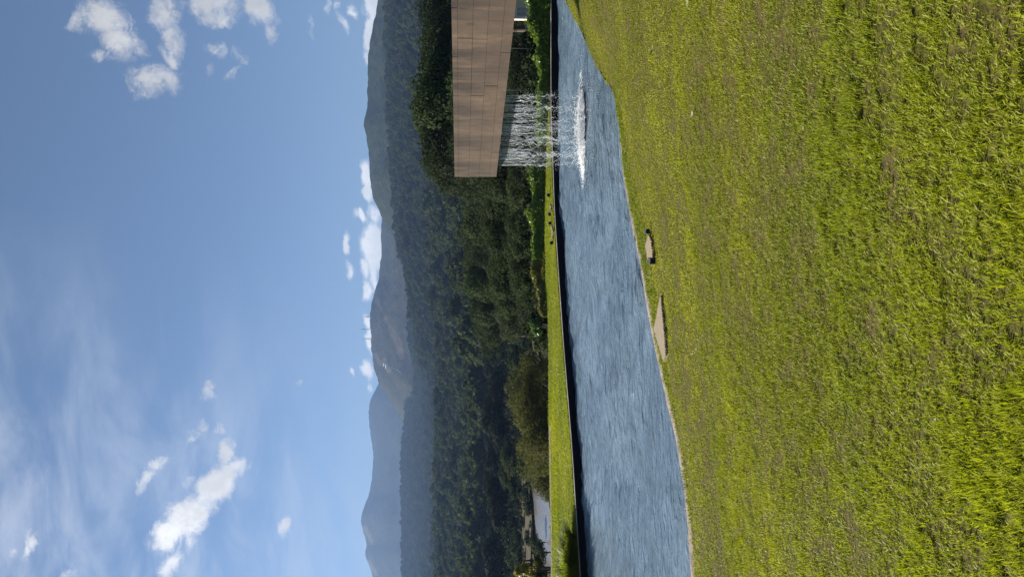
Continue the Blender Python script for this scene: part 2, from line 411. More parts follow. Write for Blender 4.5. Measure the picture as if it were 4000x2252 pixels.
m, g = mat('dark joint concrete'); M['core'] = m  # darker concrete behind the panel joints, also used for the channel floor
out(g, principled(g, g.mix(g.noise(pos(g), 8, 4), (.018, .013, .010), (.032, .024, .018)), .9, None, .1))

# falling water and foam
m, g = mat('falling water'); M['fall'] = m
gl = principled(g, (.86, .90, .93), .12, None, .6)
tr = g.n('ShaderNodeBsdfTranslucent', {'Color': (.9, .93, .95, 1)}).outputs[0]
tp = g.n('ShaderNodeBsdfTransparent').outputs[0]
x = g.n('ShaderNodeMixShader', {0: .4, 1: gl, 2: tr}).outputs[0]
out(g, g.n('ShaderNodeMixShader', {0: .36, 1: x, 2: tp}).outputs[0])
m, g = mat('foam'); M['foam'] = m
out(g, g.n('ShaderNodeMixShader', {0: .18, 1: principled(g, (.96, .97, .97), .5, None, .3), 2: g.n('ShaderNodeBsdfTranslucent', {'Color': (.97, .98, .98, 1)}).outputs[0]}).outputs[0])
M['plate'] = simple('beige ribbed plate', (.29, .235, .155), .75, .12, 12)
M['plate_gap'] = simple('gap under the plate', (.13, .10, .065), .9, .1, 12)

# ------------------------------------------------------------------ shore of the pool
SH = [(2180, -70), (2215, 0), (2244, 62), (2277, 124), (2310, 199), (2330, 248), (2370, 310), (2398, 345), (2412, 385), (2425, 528), (2437, 683),
      (2475, 900), (2510, 1057), (2523, 1150), (2542, 1259), (2566, 1377), (2594, 1498), (2616, 1600), (2643, 1698), (2677, 1910), (2692, 2065), (2705, 2252), (2718, 2450)]
sp = sorted([(lambda v: (v.x, v.y))(at_z(px, py, 0.03)) for px, py in SH])
sx = np.array([q[0] for q in sp]); sy = np.array([q[1] for q in sp])
sx = np.concatenate([[-60, -20], sx, [24, 70]]); sy = np.concatenate([[9.2, 9.8], sy, [29.0, 40.0]])
def smooth_interp(x):
    k = np.linspace(-.14, .14, 7); return sum(np.interp(x + q, sx, sy) for q in k) / 7
def shore_y(x): return smooth_interp(np.asarray(x, float))
WALL = [(2176, -300), (2176, 0), (2176, 450), (2192, 850), (2224, 1300), (2263, 1750), (2296, 2252), (2314, 2500)]
wp = sorted([(lambda v: (v.x, v.y))(at_z(px, py, 0.0)) for px, py in WALL])
wx = np.array([q[0] for q in wp]); wy = np.array([q[1] for q in wp])
wx = np.concatenate([[-60], wx, [70]]); wy = np.concatenate([[wy[0] - 6], wy, [wy[-1] + .6]])
def wall_y(x):
    x = np.asarray(x, float); return sum(np.interp(x + q, wx, wy) for q in (-.4, -.2, 0, .2, .4)) / 5
CAPZ = 0.225
# distance inland from the shore
_xs = np.linspace(-60, 60, 1600); _ys = shore_y(_xs)
def inland(x, y):
    x = np.asarray(x, float); y = np.asarray(y, float); d = np.full(x.shape, 1e9)
    for i in range(0, len(_xs), 4): d = np.minimum(d, (x - _xs[i]) ** 2 + (y - _ys[i]) ** 2)
    return np.sqrt(d)
D0 = float(inland(np.array([0.0]), np.array([0.0]))[0])
def lawn_z(x, y):
    x = np.asarray(x, float); y = np.asarray(y, float); d = inland(x, y)
    b = .04 + .20 * sstep((x - 4.3) / 1.6)
    z = .055 + b * sstep(d / 1.5) + (H - 1.62 - .055 - b * 1.0) * np.minimum(d / D0, 1.4)
    return z + .05 * fbm(x * .5, y * .5, 3) * sstep(d / 1.5) + .02 * fbm(x * 2.5, y * 2.5, 2) * sstep(d / .4)

def kerb_w(x): return KERB_W * (1 - sstep((np.asarray(x, float) - 3.3) / .7)) + .04
# lawn: one column of points for every x, from the kerb back past the camera
xs = np.concatenate([np.linspace(-60, -13, 30), np.linspace(-12.8, 14, 230), np.linspace(14.3, 60, 30)])
KERB_W = .46
tv = np.concatenate([np.linspace(0, .06, 12), np.linspace(.07, 1, 150)])
P = np.zeros((len(xs), len(tv), 3))
y0 = shore_y(xs) - kerb_w(xs)
P[:, :, 0] = xs[:, None]; P[:, :, 1] = y0[:, None] + (-14 - y0)[:, None] * tv[None, :]
P[:, :, 2] = lawn_z(P[:, :, 0], P[:, :, 1])
tag(obj('lawn', grid_mesh('lawn', P), M['lawn']), kind='structure')

# kerb along the near shore (disappears under the turf on the right)
kx = np.linspace(-20, 4.0, 240); ky = shore_y(kx)
prof = [(0.0, -.30), (0.0, .045), (-.012, .057), (-.97, .057), (-1.01, .045), (-1.02, -.05)]
P = np.zeros((len(kx), len(prof), 3))
for j, (o_, z_) in enumerate(prof):
    P[:, j, 0] = kx; P[:, j, 1] = ky + (o_ if o_ > -.5 else o_ * kerb_w(kx)); P[:, j, 2] = z_ + .006 * fbm(kx * 1.5, kx * 0 + j, 3)
tag(obj('pool_kerb', grid_mesh('pool_kerb', P, False), M['kerb']), kind='structure')
# turf bank below the lawn where no kerb shows
kx = np.linspace(3.6, 60, 160); ky = shore_y(kx) - kerb_w(kx)
P = np.zeros((len(kx), 3, 3))
for j, (o_, z_) in enumerate(((0, .0), (.16, -.03), (.18, -.3))):
    P[:, j, 0] = kx; P[:, j, 1] = ky + o_; P[:, j, 2] = (lawn_z(kx, ky) if j == 0 else z_)
tag(obj('turf_bank', grid_mesh('turf_bank', P), M['lawn']), kind='structure')

# water, far wall, coping
xs = np.concatenate([np.linspace(-40, -12.1, 40), np.linspace(-12, 12, 420), np.linspace(12.1, 40, 40)])
nv = 460
P = np.zeros((len(xs), nv, 3)); a = shore_y(xs) - .08; b = wall_y(xs) + .08
P[:, :, 0] = xs[:, None]; P[:, :, 1] = a[:, None] + (b - a)[:, None] * np.linspace(0, 1, nv)[None, :]
X, Y = P[:, :, 0], P[:, :, 1]
gust = .55 + 1.1 * sstep(.5 + 1.6 * fbm(X * .28, Y * .35 + 3, 3)); ys_ = Y + .25 * X + .5 * fbm(X * .5, Y * .5, 2)
P[:, :, 2] = gust * (.10 * fbm(X * .4 + 2, ys_ * 1.3, 2) + .085 * fbm(X * .75, ys_ * 2.6, 2) + .060 * fbm(X * 1.6 + 9, ys_ * 5.5, 2) + .022 * fbm(X * 3.5, ys_ * 11 + 5, 2)) - .004
tag(obj('pool_water', grid_mesh('pool_water', P), M['water']), kind='structure')
xs = np.linspace(-40, 40, 260); yw = wall_y(xs)
P = np.zeros((len(xs), 3, 3))
for j, (o_, z_) in enumerate(((0, -.4), (0, .08), (.03, CAPZ - .035))):
    P[:, j, 0] = xs; P[:, j, 1] = yw + o_; P[:, j, 2] = z_
pw_ = tag(obj('pool_wall', grid_mesh('pool_wall', P, False), M['lining']), kind='structure')
# coping stones, one metre each
i0 = -14.0; k = 0; stones = None
def coping(xa, xb, name):
    mb = MB(); ya, yb = float(wall_y(xa)), float(wall_y(xb))
    d = Vector((xb - xa, yb - ya, 0)); L = d.length; d.normalize(); n = Vector((-d.y, d.x, 0))
    c = Vector(((xa + xb) / 2, (ya + yb) / 2, CAPZ - .015)) + n * .05
    mb.box(c, (L - .012, .08, .016), (d, n, Vector((0, 0, 1))))
    return mb
cop = tag(empty('pool_coping', (0, 26, CAPZ)), kind='structure')
xa = -11.5
while xa < 12.5:
    mb = coping(xa, xa + 1.0, 'coping_stone')
    mb.v = [v - Vector((0, 26, CAPZ)) + Vector((0, 0, random.uniform(-.003, .003))) for v in mb.v]
    mb.build('coping_stone', M['cap'], cop, bevel=.006); xa += 1.0

# ------------------------------------------------------------------ far lawn and terrain
EDGE = [(2149, -400), (2149, 400), (2136, 600), (2130, 850), (2128, 1100), (2142, 1240), (2148, 1500), (2152, 1750), (2160, 2252), (2166, 2600)]
ep = sorted([(lambda v: (v.x, v.y))(at_z(px, py, CAPZ)) for px, py in EDGE])
ex = np.array([q[0] for q in ep]); ey = np.array([q[1] for q in ep])
ex = np.concatenate([[-60], ex, [70]]); ey = np.concatenate([[ey[0]], ey, [ey[-1]]])
def edge_y(x): return np.interp(np.asarray(x, float), ex, ey)
xs = np.linspace(-40, 40, 240)
P = np.zeros((len(xs), 24, 3)); a = wall_y(xs) + .20; b = edge_y(xs)
t = np.linspace(0, 1, 24)[None, :]
P[:, :, 0] = xs[:, None]; P[:, :, 1] = a[:, None] + (b - a)[:, None] * t
P[:, :, 2] = CAPZ - .012 + .05 * fbm(P[:, :, 0] * .6, P[:, :, 1] * .6, 3) * np.minimum(t * 5, 1)
tag(obj('far_lawn', grid_mesh('far_lawn', P), M['lawn_far']), kind='structure')

# terrain as a fan of profiles: column (photo y) -> heights at radii
RAD = np.array([20., 27.5, 36, 50, 75, 100, 140, 220, 320, 450, 650, 750, 900, 1200, 1600, 2200, 2600, 5300])
COLS = {-2500: [-.1, -.1, -.3, -1, -3, -6, -9, -10, -6, 2, 14, 22, 45, 95, 120, 60, 30, 20],
        -300: [-.1, -.1, -.3, -1, -3, -6, -9, -10, -6, 2, 14, 24, 48, 95, 120, 60, 30, 20],
        350: [-.1, -.1, -1.2, -3, -6, -9, -11, -11, -6, 2, 16, 26, 52, 104, 125, 60, 30, 20],
        900: [-.1, -.1, -1.5, -4, -7, -9.5, -11, -11, -6, 2, 15, 24, 50, 100, 110, 60, 30, 20],
        1150: [-.1, -.1, -1.6, -4, -6.5, -8, -10, -11, -8, 0, 12, 20, 42, 82, 90, 70, 40, 20],
        1330: [-.1, -.1, -1.6, -4, -5.5, -7, -10, -12, -11, -4, 9, 16, 32, 66, 95, 100, 60, 20],
        1550: [-.1, -.1, -1.8, -5, -7, -8.5, -11, -13, -13, -5, 10, 10, 12, 40, 80, 150, 60, 20],
        1850: [-.1, -.1, -2.2, -6, -8.2, -8.6, -8, -12, -13, -4, 14, 15, 8, 36, 80, 160, 60, 20],
        2252: [-.1, -.1, -2.2, -6, -8.2, -8.6, -7.5, -11, -12, -4, 15, 16, 8, 36, 80, 160, 60, 20],
        4700: [-.1, -.1, -2.2, -6, -8.2, -8.6, -7.5, -11, -12, -4, 15, 16, 8, 36, 80, 160, 60, 20]}
ck = np.array(sorted(COLS)); ctab = np.array([COLS[k] for k in ck], float)
def terr_z(x, y):
    x = np.asarray(x, float); y = np.asarray(y, float)
    r = np.hypot(x, y); az = np.clip(x / np.maximum(y, 1e-3), -1.3, 1.3); py = 1126 - az * FPX
    lr = np.log(r); zz = np.zeros(x.shape + (len(ck),))
    for k in range(len(ck)): zz[..., k] = np.interp(lr, np.log(RAD), ctab[k])
    i = np.clip(np.searchsorted(ck, py) - 1, 0, len(ck) - 2); f = np.clip((py - ck[i]) / (ck[i + 1] - ck[i]), 0, 1); f = sstep(f)
    a = np.take_along_axis(zz, i[..., None], -1)[..., 0]; b = np.take_along_axis(zz, i[..., None] + 1, -1)[..., 0]
    z = a + (b - a) * f
    amp = np.clip((r - 35) / 400, 0, 1)
    return z + amp * (14 * fbm(x / 120, y / 120, 4)) + np.clip((r - 600) / 1000, 0, 1) * 45 * fbm(x / 420 + 5, y / 420, 3)
rr = np.concatenate([np.geomspace(27.0, 60, 24), np.geomspace(62, 2600, 150), [3200, 4000, 5000]])
aa = np.radians(np.linspace(-52, 52, 260))
P = np.zeros((len(aa), len(rr), 3))
P[:, :, 0] = rr[None, :] * np.sin(aa)[:, None]; P[:, :, 1] = rr[None, :] * np.cos(aa)[:, None]
P[:, :, 2] = terr_z(P[:, :, 0], P[:, :, 1])
tag(obj('terrain', grid_mesh('terrain', P), M['terrain']), kind='structure')
# plain ground reaching the horizon all round, under everything
n = 64; ang = np.linspace(0, 2 * math.pi, n, endpoint=False)
V = np.concatenate([[[0, 0, -34]], np.stack([6900 * np.cos(ang), 1000 + 6000 * np.sin(ang), np.full(n, -34)], 1)])
tag(obj('ground', quads('ground', V, np.array([[0, 1 + i, 1 + (i + 1) % n] for i in range(n)])), M['terrain']), kind='structure')

# ------------------------------------------------------------------ far hills
def hill(name, sky_px, rc, r0, z0, back, matl, soil=None, amp=1.0, step=7, rows=70):
    ks = np.array(sky_px, float); o = np.argsort(ks[:, 0]); ks = ks[o]
    py = np.arange(ks[0, 0], ks[-1, 0] + 1, step); cx = np.interp(py, ks[:, 0], ks[:, 1])
    cx = np.convolve(np.pad(cx, 3, 'edge'), np.ones(7) / 7, 'valid') + 3.0 * fbm(py / 28., py * 0, 4) * amp
    s = np.concatenate([np.linspace(0, 1, rows), np.linspace(1.03, 1.35, 10)])
    P = np.zeros((len(py), len(s), 3)); soilv = np.zeros((len(py), len(s)))
    for i, (a, b) in enumerate(zip(cx, py)):
        d = ray(a, b); hn = math.hypot(d.x, d.y); c = EYE + d * (rc / hn); ux, uy = d.x / hn, d.y / hn
        zc = c.z
        r = r0 + (rc - r0) * s
        up = np.clip(s, 0, 1)
        z = z0 + (zc - z0) * (up ** 1.25) - np.clip(s - 1, 0, 1) * (zc - z0) * 2.0
        P[i, :, 0] = ux * r; P[i, :, 1] = uy * r
        gl = fbm(P[i, :, 0] / 260, P[i, :, 1] / 420, 4); g2 = fbm(P[i, :, 0] / 70, P[i, :, 1] / 90, 3)
        P[i, :, 2] = z + (gl * 170 + g2 * 30) * np.clip(1 - up, 0, 1) ** .8 * up ** .4 * amp + 6 * fbm(P[i, :, 0] / 16, P[i, :, 1] / 16, 2)
    me = grid_mesh(name, P)
    if soil:
        X, Y, Z = P[:, :, 0].ravel(), P[:, :, 1].ravel(), P[:, :, 2].ravel() - H
        dpt = X * F.x + Y * F.y + Z * F.z
        qx = 2000 + FPX * (X * XC.x + Y * XC.y + Z * XC.z) / dpt; qy = 1126 - FPX * (X * YC.x + Y * YC.y + Z * YC.z) / dpt
        sv = np.zeros(len(X))
        for (ax_, ay_, bx_, by_, w_) in soil:
            vx, vy = bx_ - ax_, by_ - ay_; L2 = vx * vx + vy * vy
            t = np.clip(((qx - ax_) * vx + (qy - ay_) * vy) / L2, 0, 1)
            dd = np.hypot(qx - ax_ - t * vx, qy - ay_ - t * vy) + 14 * fbm(X / 60, Y / 60, 3)
            sv = np.maximum(sv, 1 - sstep((dd - w_) / 6))
        at = me.attributes.new('soil', 'FLOAT', 'POINT'); at.data.foreach_set('value', sv.astype(np.float32))
    return tag(obj(name, me, matl), kind='structure'), P
SKYL = [(-420, 1500), (-200, 1484), (0, 1474), (50, 1474), (100, 1455), (180, 1442), (250, 1437), (350, 1434), (400, 1434), (460, 1424), (490, 1420), (520, 1428), (600, 1442), (700, 1444), (730, 1452), (790, 1463), (835, 1484), (900, 1520), (1000, 1570), (1150, 1650)]
hill('hill', SKYL, 1750, 1150, 50, 0, M['hill_forest'])
SKYC = [(640, 1560), (740, 1515), (850, 1490), (900, 1489), (1000, 1488), (1100, 1477), (1150, 1458), (1230, 1444), (1300, 1447), (1380, 1453), (1440, 1462), (1490, 1478), (1540, 1510), (1620, 1560), (1720, 1620)]
SOIL = [(1505, 1240, 1525, 1285, 4), (1530, 1290, 1560, 1350, 9), (1560, 1330, 1570, 1395, 5), (1500, 1405, 1520, 1450, 5), (1458, 1140, 1490, 1210, 3), (1466, 1385, 1490, 1425, 3)]
RC3 = 2500
_, PC = hill('hill', SKYC, RC3, 1500, 40, 0, M['hill_terrace'], SOIL)
SKYF = [(1200, 1560), (1330, 1520), (1420, 1490), (1500, 1481), (1530, 1460), (1560, 1445), (1620, 1438), (1700, 1448), (1770, 1458), (1850, 1455), (1920, 1445), (1970, 1424), (2030, 1407), (2090, 1422), (2120, 1435), (2160, 1423), (2200, 1440), (2252, 1458), (2350, 1470), (2600, 1490)]
SOILF = [(1425, 2060, 1455, 2120, 4), (1440, 2190, 1470, 2240, 4)]
hill('hill', SKYF, 4300, 2600, 40, 0, M['hill_forest'], SOILF, .7)

# ------------------------------------------------------------------ foliage meshes
def leaf_quads(C, N, size, rng, aspect=.55):
    """one kite-shaped leaf spray per centre C with normals N"""
    n = len(C); size = np.broadcast_to(size, (n,))
    r = rng.normal(size=(n, 3)); a = np.cross(N, r); a /= np.linalg.norm(a, axis=1)[:, None] + 1e-9
    b = np.cross(N, a); b /= np.linalg.norm(b, axis=1)[:, None] + 1e-9
    L = (size * rng.uniform(.7, 1.3, n))[:, None]; W = L * aspect
    bend = N * L * rng.uniform(-.15, .3, n)[:, None]
    V = np.stack([C - a * L * .5, C + b * W * .5 - a * L * .05 + bend, C + a * L * .5, C - b * W * .5 - a * L * .05 + bend], 1).reshape(-1, 3)
    return V, np.arange(4 * n).reshape(n, 4)
def crown_mesh(name, seed, rx, rz, n, leaf, lobes=18, flat=.6, z0=0.0, matl=None, fill=.2):
    rng = np.random.default_rng(seed)
    Cs, Ns = [], []
    u = rng.normal(size=(lobes, 3)); u /= np.linalg.norm(u, axis=1)[:, None]
    u[:, 2] = np.where(u[:, 2] < -.35, -u[:, 2], u[:, 2])
    lc = u * np.array([rx, rx, rz]) * rng.uniform(.42, .78, (lobes, 1)); lr = rng.uniform(.24, .44, lobes) * min(rx, rz * 1.1)
    w = lr ** 2; cnt = np.maximum((w / w.sum() * n).astype(int), 5)
    for c, r, k in zip(lc, lr, cnt):
        d = rng.normal(size=(k, 3)); d /= np.linalg.norm(d, axis=1)[:, None]
        d[:, 2] = np.where((d[:, 2] < -.2) & (rng.random(k) < .6), -d[:, 2], d[:, 2])
        rad = r * (1 - fill * rng.random(k) ** 2) * rng.uniform(.85, 1.12, k)
        Cs.append(c + d * rad[:, None] * np.array([1, 1, .8])); nn = d + rng.normal(size=(k, 3)) * .55; nn[:, 2] += .25
        Ns.append(nn / np.linalg.norm(nn, axis=1)[:, None])
    C = np.concatenate(Cs); N = np.concatenate(Ns); C[:, 2] += z0
    V, Fq = leaf_quads(C, N, leaf, rng, flat)
    me = quads(name, V, Fq); me.materials.append(matl)
    return me
def trunk_mesh(name, seed, h, r, rx, z_c, matl, limbs=6):
    rng = random.Random(seed); mb = MB()
    pts = [(0, 0, -1.0)]; x = y = 0
    for i in range(1, 6):
        x += rng.uniform(-.12, .12) * h / 6; y += rng.uniform(-.12, .12) * h / 6; pts.append((x, y, h * i / 5))
    mb.tube(pts, [r * 1.25] + [r * (1 - .14 * i) for i in range(1, 6)], 7)
    for i in range(limbs):
        t = rng.uniform(.45, .98); z = h * t; a = rng.uniform(0, 6.28); L = rx * rng.uniform(.45, .8)
        k = min(int(t * 5), 4); bx, by = pts[k][0], pts[k][1]
        mb.tube([(bx, by, z), (bx + math.cos(a) * L * .5, by + math.sin(a) * L * .5, z + L * .45), (bx + math.cos(a) * L, by + math.sin(a) * L, z + L * .75)], [r * .45, r * .3, r * .1], 5)
    me = mb.mesh(name, True); me.materials.append(matl); return me

KINDS = {}
def tree_kind(key, n, rx, rz, h, leaves, leaf, lobes, matl, bark, flat=.6):
    KINDS[key] = [(crown_mesh('crown', hash(key) % 1000 + i * 7 if False else sum(map(ord, key)) + i * 7, rx * (1 + .12 * (i % 3 - 1)), rz, leaves, leaf, lobes + i, flat, h, M[matl], .25),
                   trunk_mesh('trunk', sum(map(ord, key)) + i, h, .035 * (h + rz), rx, h, M[bark])) for i in range(n)]
tree_kind('broad', 4, 3.4, 2.9, 4.6, 8500, .22, 30, 'leaf_tree', 'bark')
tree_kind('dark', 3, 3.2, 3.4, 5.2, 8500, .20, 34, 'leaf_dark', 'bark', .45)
tree_kind('olive', 3, 2.9, 2.3, 2.6, 7000, .17, 34, 'leaf_olive', 'bark', .4)
tree_kind('mid', 4, 3.6, 2.9, 5.0, 3000, .42, 24, 'leaf_far', 'bark', .65)

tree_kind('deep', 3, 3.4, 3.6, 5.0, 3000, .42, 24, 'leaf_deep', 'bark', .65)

def tree(kind, var, x, y, z, s, rz, name, label, cat, group=None, squash=1.0):
    cm, tm = KINDS[kind][var % len(KINDS[kind])]
    r = empty(name, (x, y, z), rz); r.scale = (s, s, s * squash)
    tag(r, label, cat, group)
    obj('trunk', tm, None, r); obj('crown', cm, None, r)
    return r

ORD = 'first second third fourth fifth sixth seventh eighth ninth tenth eleventh twelfth thirteenth fourteenth fifteenth sixteenth seventeenth eighteenth nineteenth twentieth'.split() + ['twenty-' + w for w in 'first second third fourth fifth sixth'.split()]
def tz(x, y): return float(terr_z(np.array([x]), np.array([y]))[0])
def place(px, top_px, dist, kind, name, label, cat, group=None, var=0, half=None, s=None):
    """put a tree so that its crown top stands at a point of the photo, at a real distance, rooted on the terrain"""
    p = at_y(top_px, px, dist); z = tz(p.x, p.y) - .1
    base = {'broad': 7.3, 'dark': 8.3, 'olive': 4.9, 'mid': 7.7, 'deep': 8.2}[kind]
    wid = {'broad': 3.2, 'dark': 3.0, 'olive': 2.8, 'mid': 3.4, 'deep': 3.2}[kind]
    hgt = max(p.z - z, 1.2)
    s0 = half / wid if half else hgt / base
    return tree(kind, var, p.x, p.y, z, s0, random.uniform(0, 6.28), name, label, cat, group, hgt / base / s0)

# the dark grove behind the concrete channel (right)
GR = 'trees of the dark grove behind the concrete channel'
LAB_GR = 'dark tree of the grove rising behind the concrete channel'
for i, (py, tx, d, hw) in enumerate([(-120, 1600, 76, 5.2), (20, 1608, 75, 4.8), (110, 1648, 73, 4.0), (165, 1640, 62, 3.4), (235, 1630, 52, 3.4), (300, 1634, 56, 3.8), (375, 1612, 50, 3.4), (440, 1616, 58, 3.6), (505, 1634, 50, 3.2), (555, 1638, 56, 3.4),
                                     (615, 1634, 51, 3.0), (665, 1648, 54, 2.3), (-60, 1720, 77, 4.4), (60, 1700, 72, 3.8), (200, 1760, 43, 2.4), (330, 1750, 44, 2.8), (470, 1748, 43, 2.6), (590, 1750, 45, 2.6)]):
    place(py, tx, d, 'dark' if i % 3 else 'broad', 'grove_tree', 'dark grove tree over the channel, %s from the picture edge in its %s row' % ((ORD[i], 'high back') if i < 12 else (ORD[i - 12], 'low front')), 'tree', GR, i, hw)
# low trees between hedge and grove, seen under the channel
for i, (py, tx, d, hw) in enumerate([(208, 1965, 38, 1.2), (250, 1950, 36, 1.7), (310, 1985, 35, 1.5), (390, 1960, 37, 1.8), (470, 1970, 36, 1.7), (560, 1965, 37, 1.8), (640, 1985, 36, 1.6)]):
    place(py, tx, d, 'dark', 'understory_tree', 'low dark tree seen under the channel behind the hedge, %s from the house' % ORD[i], 'tree', 'low trees under the channel', i, hw)
# trees behind the hedge in the middle
LAB_M = 'green broad tree in the belt just beyond the hedge'
for i, (py, tx, d, hw) in enumerate([(725, 1835, 62, 2.6), (780, 1815, 74, 3.2), (850, 1812, 80, 3.4), (905, 1800, 90, 3.6), (960, 1802, 84, 3.2), (1015, 1806, 95, 3.6), (1075, 1812, 88, 3.4), (1130, 1822, 96, 3.6), (1190, 1834, 92, 3.6), (1250, 1842, 100, 3.8), (1310, 1846, 104, 3.4),
                                     (700, 1900, 50, 2.4), (765, 1895, 56, 2.6), (830, 1880, 60, 2.8), (890, 1890, 58, 2.6), (950, 1905, 54, 2.4), (1010, 1880, 64, 2.8), (1070, 1900, 60, 2.6), (1130, 1915, 62, 2.6), (1195, 1925, 66, 2.8), (1255, 1935, 74, 2.8),
                                     (715, 1975, 40, 1.9), (790, 1985, 42, 2.0), (860, 1970, 44, 2.2), (925, 1985, 41, 1.9), (985, 1965, 46, 2.2), (1045, 1990, 43, 2.0), (1105, 1995, 45, 2.0), (1165, 2010, 47, 2.0), (1215, 2025, 50, 1.8)]):
    place(py, tx, d, ('broad', 'dark', 'broad')[i % 3], 'belt_tree', 'broad green tree beyond the hedge, %s from the channel in the %s row' % ((ORD[i], 'farthest') if i < 11 else (ORD[i - 11], 'middle') if i < 21 else (ORD[i - 21], 'nearest')), 'tree', 'trees of the belt beyond the hedge', i, hw)
# olive bushes left of the middle
for i, (py, tx, d, hw, lb) in enumerate([(1440, 2010, 54, 1.7, 'small olive bush with bright yellowish top beside the bare patch'), (1530, 1978, 52, 2.2, 'rounded olive tree, the tallest of the bushes left of the bare patch'),
                                         (1610, 1990, 50, 2.1, 'olive tree with fine grey leaves, middle of the bush row beyond the far lawn'), (1690, 2000, 48, 2.1, 'dense olive tree beside the dark gap beyond the far lawn'), (1755, 2022, 50, 2.0, 'olive tree nearest the pond in the bush row'),
                                         (1830, 2040, 62, 2.0, 'brownish olive tree overhanging the right end of the pond'), (1885, 2062, 60, 1.7, 'low bush with bare twigs at the pond edge')]):
    place(py, tx, d, 'olive', 'olive_tree', lb, 'tree', 'olive trees beyond the far lawn', i, hw)
# trees in the hollow beyond, its shade put into their leaf colour, and those round the pond
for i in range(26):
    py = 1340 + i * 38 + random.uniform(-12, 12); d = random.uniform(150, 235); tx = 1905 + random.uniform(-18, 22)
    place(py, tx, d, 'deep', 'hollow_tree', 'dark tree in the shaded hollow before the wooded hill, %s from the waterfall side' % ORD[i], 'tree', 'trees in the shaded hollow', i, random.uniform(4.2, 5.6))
for i, (py, tx, d, hw) in enumerate([(1400, 1985, 120, 3), (1790, 1960, 130, 3.4), (1800, 2010, 90, 2.2), (1850, 1950, 150, 3.6), (1905, 1985, 128, 2.6), (1960, 2000, 150, 2.2), (1985, 2050, 118, 1.3), (2060, 1990, 165, 3), (2120, 2070, 100, 1.6), (2130, 1995, 140, 3), (2160, 2085, 92, 1.7), (2190, 2010, 118, 2.6), (2240, 2020, 112, 2.8)]):
    place(py, tx, d, 'mid', 'pond_tree', 'grey green tree on the banks around the pond, %s from the bare patch' % ORD[i], 'tree', 'trees around the pond', i, hw)

# ------------------------------------------------------------------ scattered stuff by geometry nodes
def source(coll_name, meshes):
    c = bpy.data.collections.new(coll_name)
    for i, me in enumerate(meshes):
        o = bpy.data.objects.new('%s_%02d' % (coll_name, i), me); c.objects.link(o)
    return c
def scatter(name, pts, rot, scl, idx, coll, label, cat):
    me = bpy.data.meshes.new(name); me.vertices.add(len(pts)); me.vertices.foreach_set('co', np.asarray(pts, np.float32).ravel())
    for nm, ty, key, arr in (('rot', 'FLOAT_VECTOR', 'vector', rot), ('scl', 'FLOAT_VECTOR', 'vector', scl), ('idx', 'INT', 'value', idx)):
        a = me.attributes.new(nm, ty, 'POINT'); a.data.foreach_set(key, np.asarray(arr, np.int32 if ty == 'INT' else np.float32).ravel())
    o = bpy.data.objects.new(name, me); COL.objects.link(o)
    ng = bpy.data.node_groups.new(name, 'GeometryNodeTree')
    ng.interface.new_socket('Geometry', in_out='INPUT', socket_type='NodeSocketGeometry'); ng.interface.new_socket('Geometry', in_out='OUTPUT', socket_type='NodeSocketGeometry')
    N = ng.nodes; gi = N.new('NodeGroupInput'); go = N.new('NodeGroupOutput')
    ip = N.new('GeometryNodeInstanceOnPoints'); ci = N.new('GeometryNodeCollectionInfo')
    ci.inputs['Collection'].default_value = coll; ci.inputs['Separate Children'].default_value = True; ci.inputs['Reset Children'].default_value = True
    def na(nm, ty):
        a = N.new('GeometryNodeInputNamedAttribute'); a.data_type = ty; a.inputs['Name'].default_value = nm; return a.outputs['Attribute']
    e = N.new('FunctionNodeEulerToRotation'); L = ng.links
    L.new(na('rot', 'FLOAT_VECTOR'), e.inputs[0]); L.new(e.outputs[0], ip.inputs['Rotation'])
    L.new(na('scl', 'FLOAT_VECTOR'), ip.inputs['Scale']); L.new(na('idx', 'INT'), ip.inputs['Instance Index'])
    ip.inputs['Pick Instance'].default_value = True
    L.new(gi.outputs[0], ip.inputs['Points']); L.new(ci.outputs[0], ip.inputs['Instance']); L.new(ip.outputs[0], go.inputs[0])
    md = o.modifiers.new('scatter', 'NODES'); md.node_group = ng
    return tag(o, label, cat, kind='stuff')

# woods on the slopes
far_src = source('wood_crown', [crown_mesh('wood_crown', 300 + i, 4.4, 3.7, 750, .95, 18, .75, 4.0, M['leaf_far'], .2) for i in range(5)])
def wood(name, n, r0, r1, py0, py1, label, s0, s1, keep=None):
    u = RNG.random(n); r = np.sqrt(r0 ** 2 + (r1 ** 2 - r0 ** 2) * u); py = py0 + (py1 - py0) * RNG.random(n); az = (1126 - py) / FPX
    y = r / np.sqrt(1 + az ** 2); x = az * y
    if keep is not None: k = keep(x, y, r, py); x, y = x[k], y[k]
    z = terr_z(x, y); m_ = len(x)
    s = s0 * .85 + (s1 * 1.35 - s0 * .85) * RNG.random(m_) ** 3; sc = np.stack([s, s, s * RNG.uniform(.75, 1.3, m_)], 1)
    rot = np.zeros((m_, 3)); rot[:, 2] = RNG.random(m_) * 6.283
    return scatter(name, np.stack([x, y, z - 1.2 * s], 1), rot, sc, RNG.integers(0, 5, m_), far_src, label, 'wood')
wood('hill_wood', 11500, 260, 760, 1290, 2700, 'dark green wood covering the nearer hill on the far side of the hollow', .7, 1.35)
wood('slope_wood', 17000, 230, 1350, -500, 1420, 'hazy green wood covering the long slope beyond the belt of trees', .7, 1.5)
wood('plateau_wood', 14000, 1050, 2300, 1250, 2700, 'blue hazed wood on the plateau below the far hills', .9, 1.7)

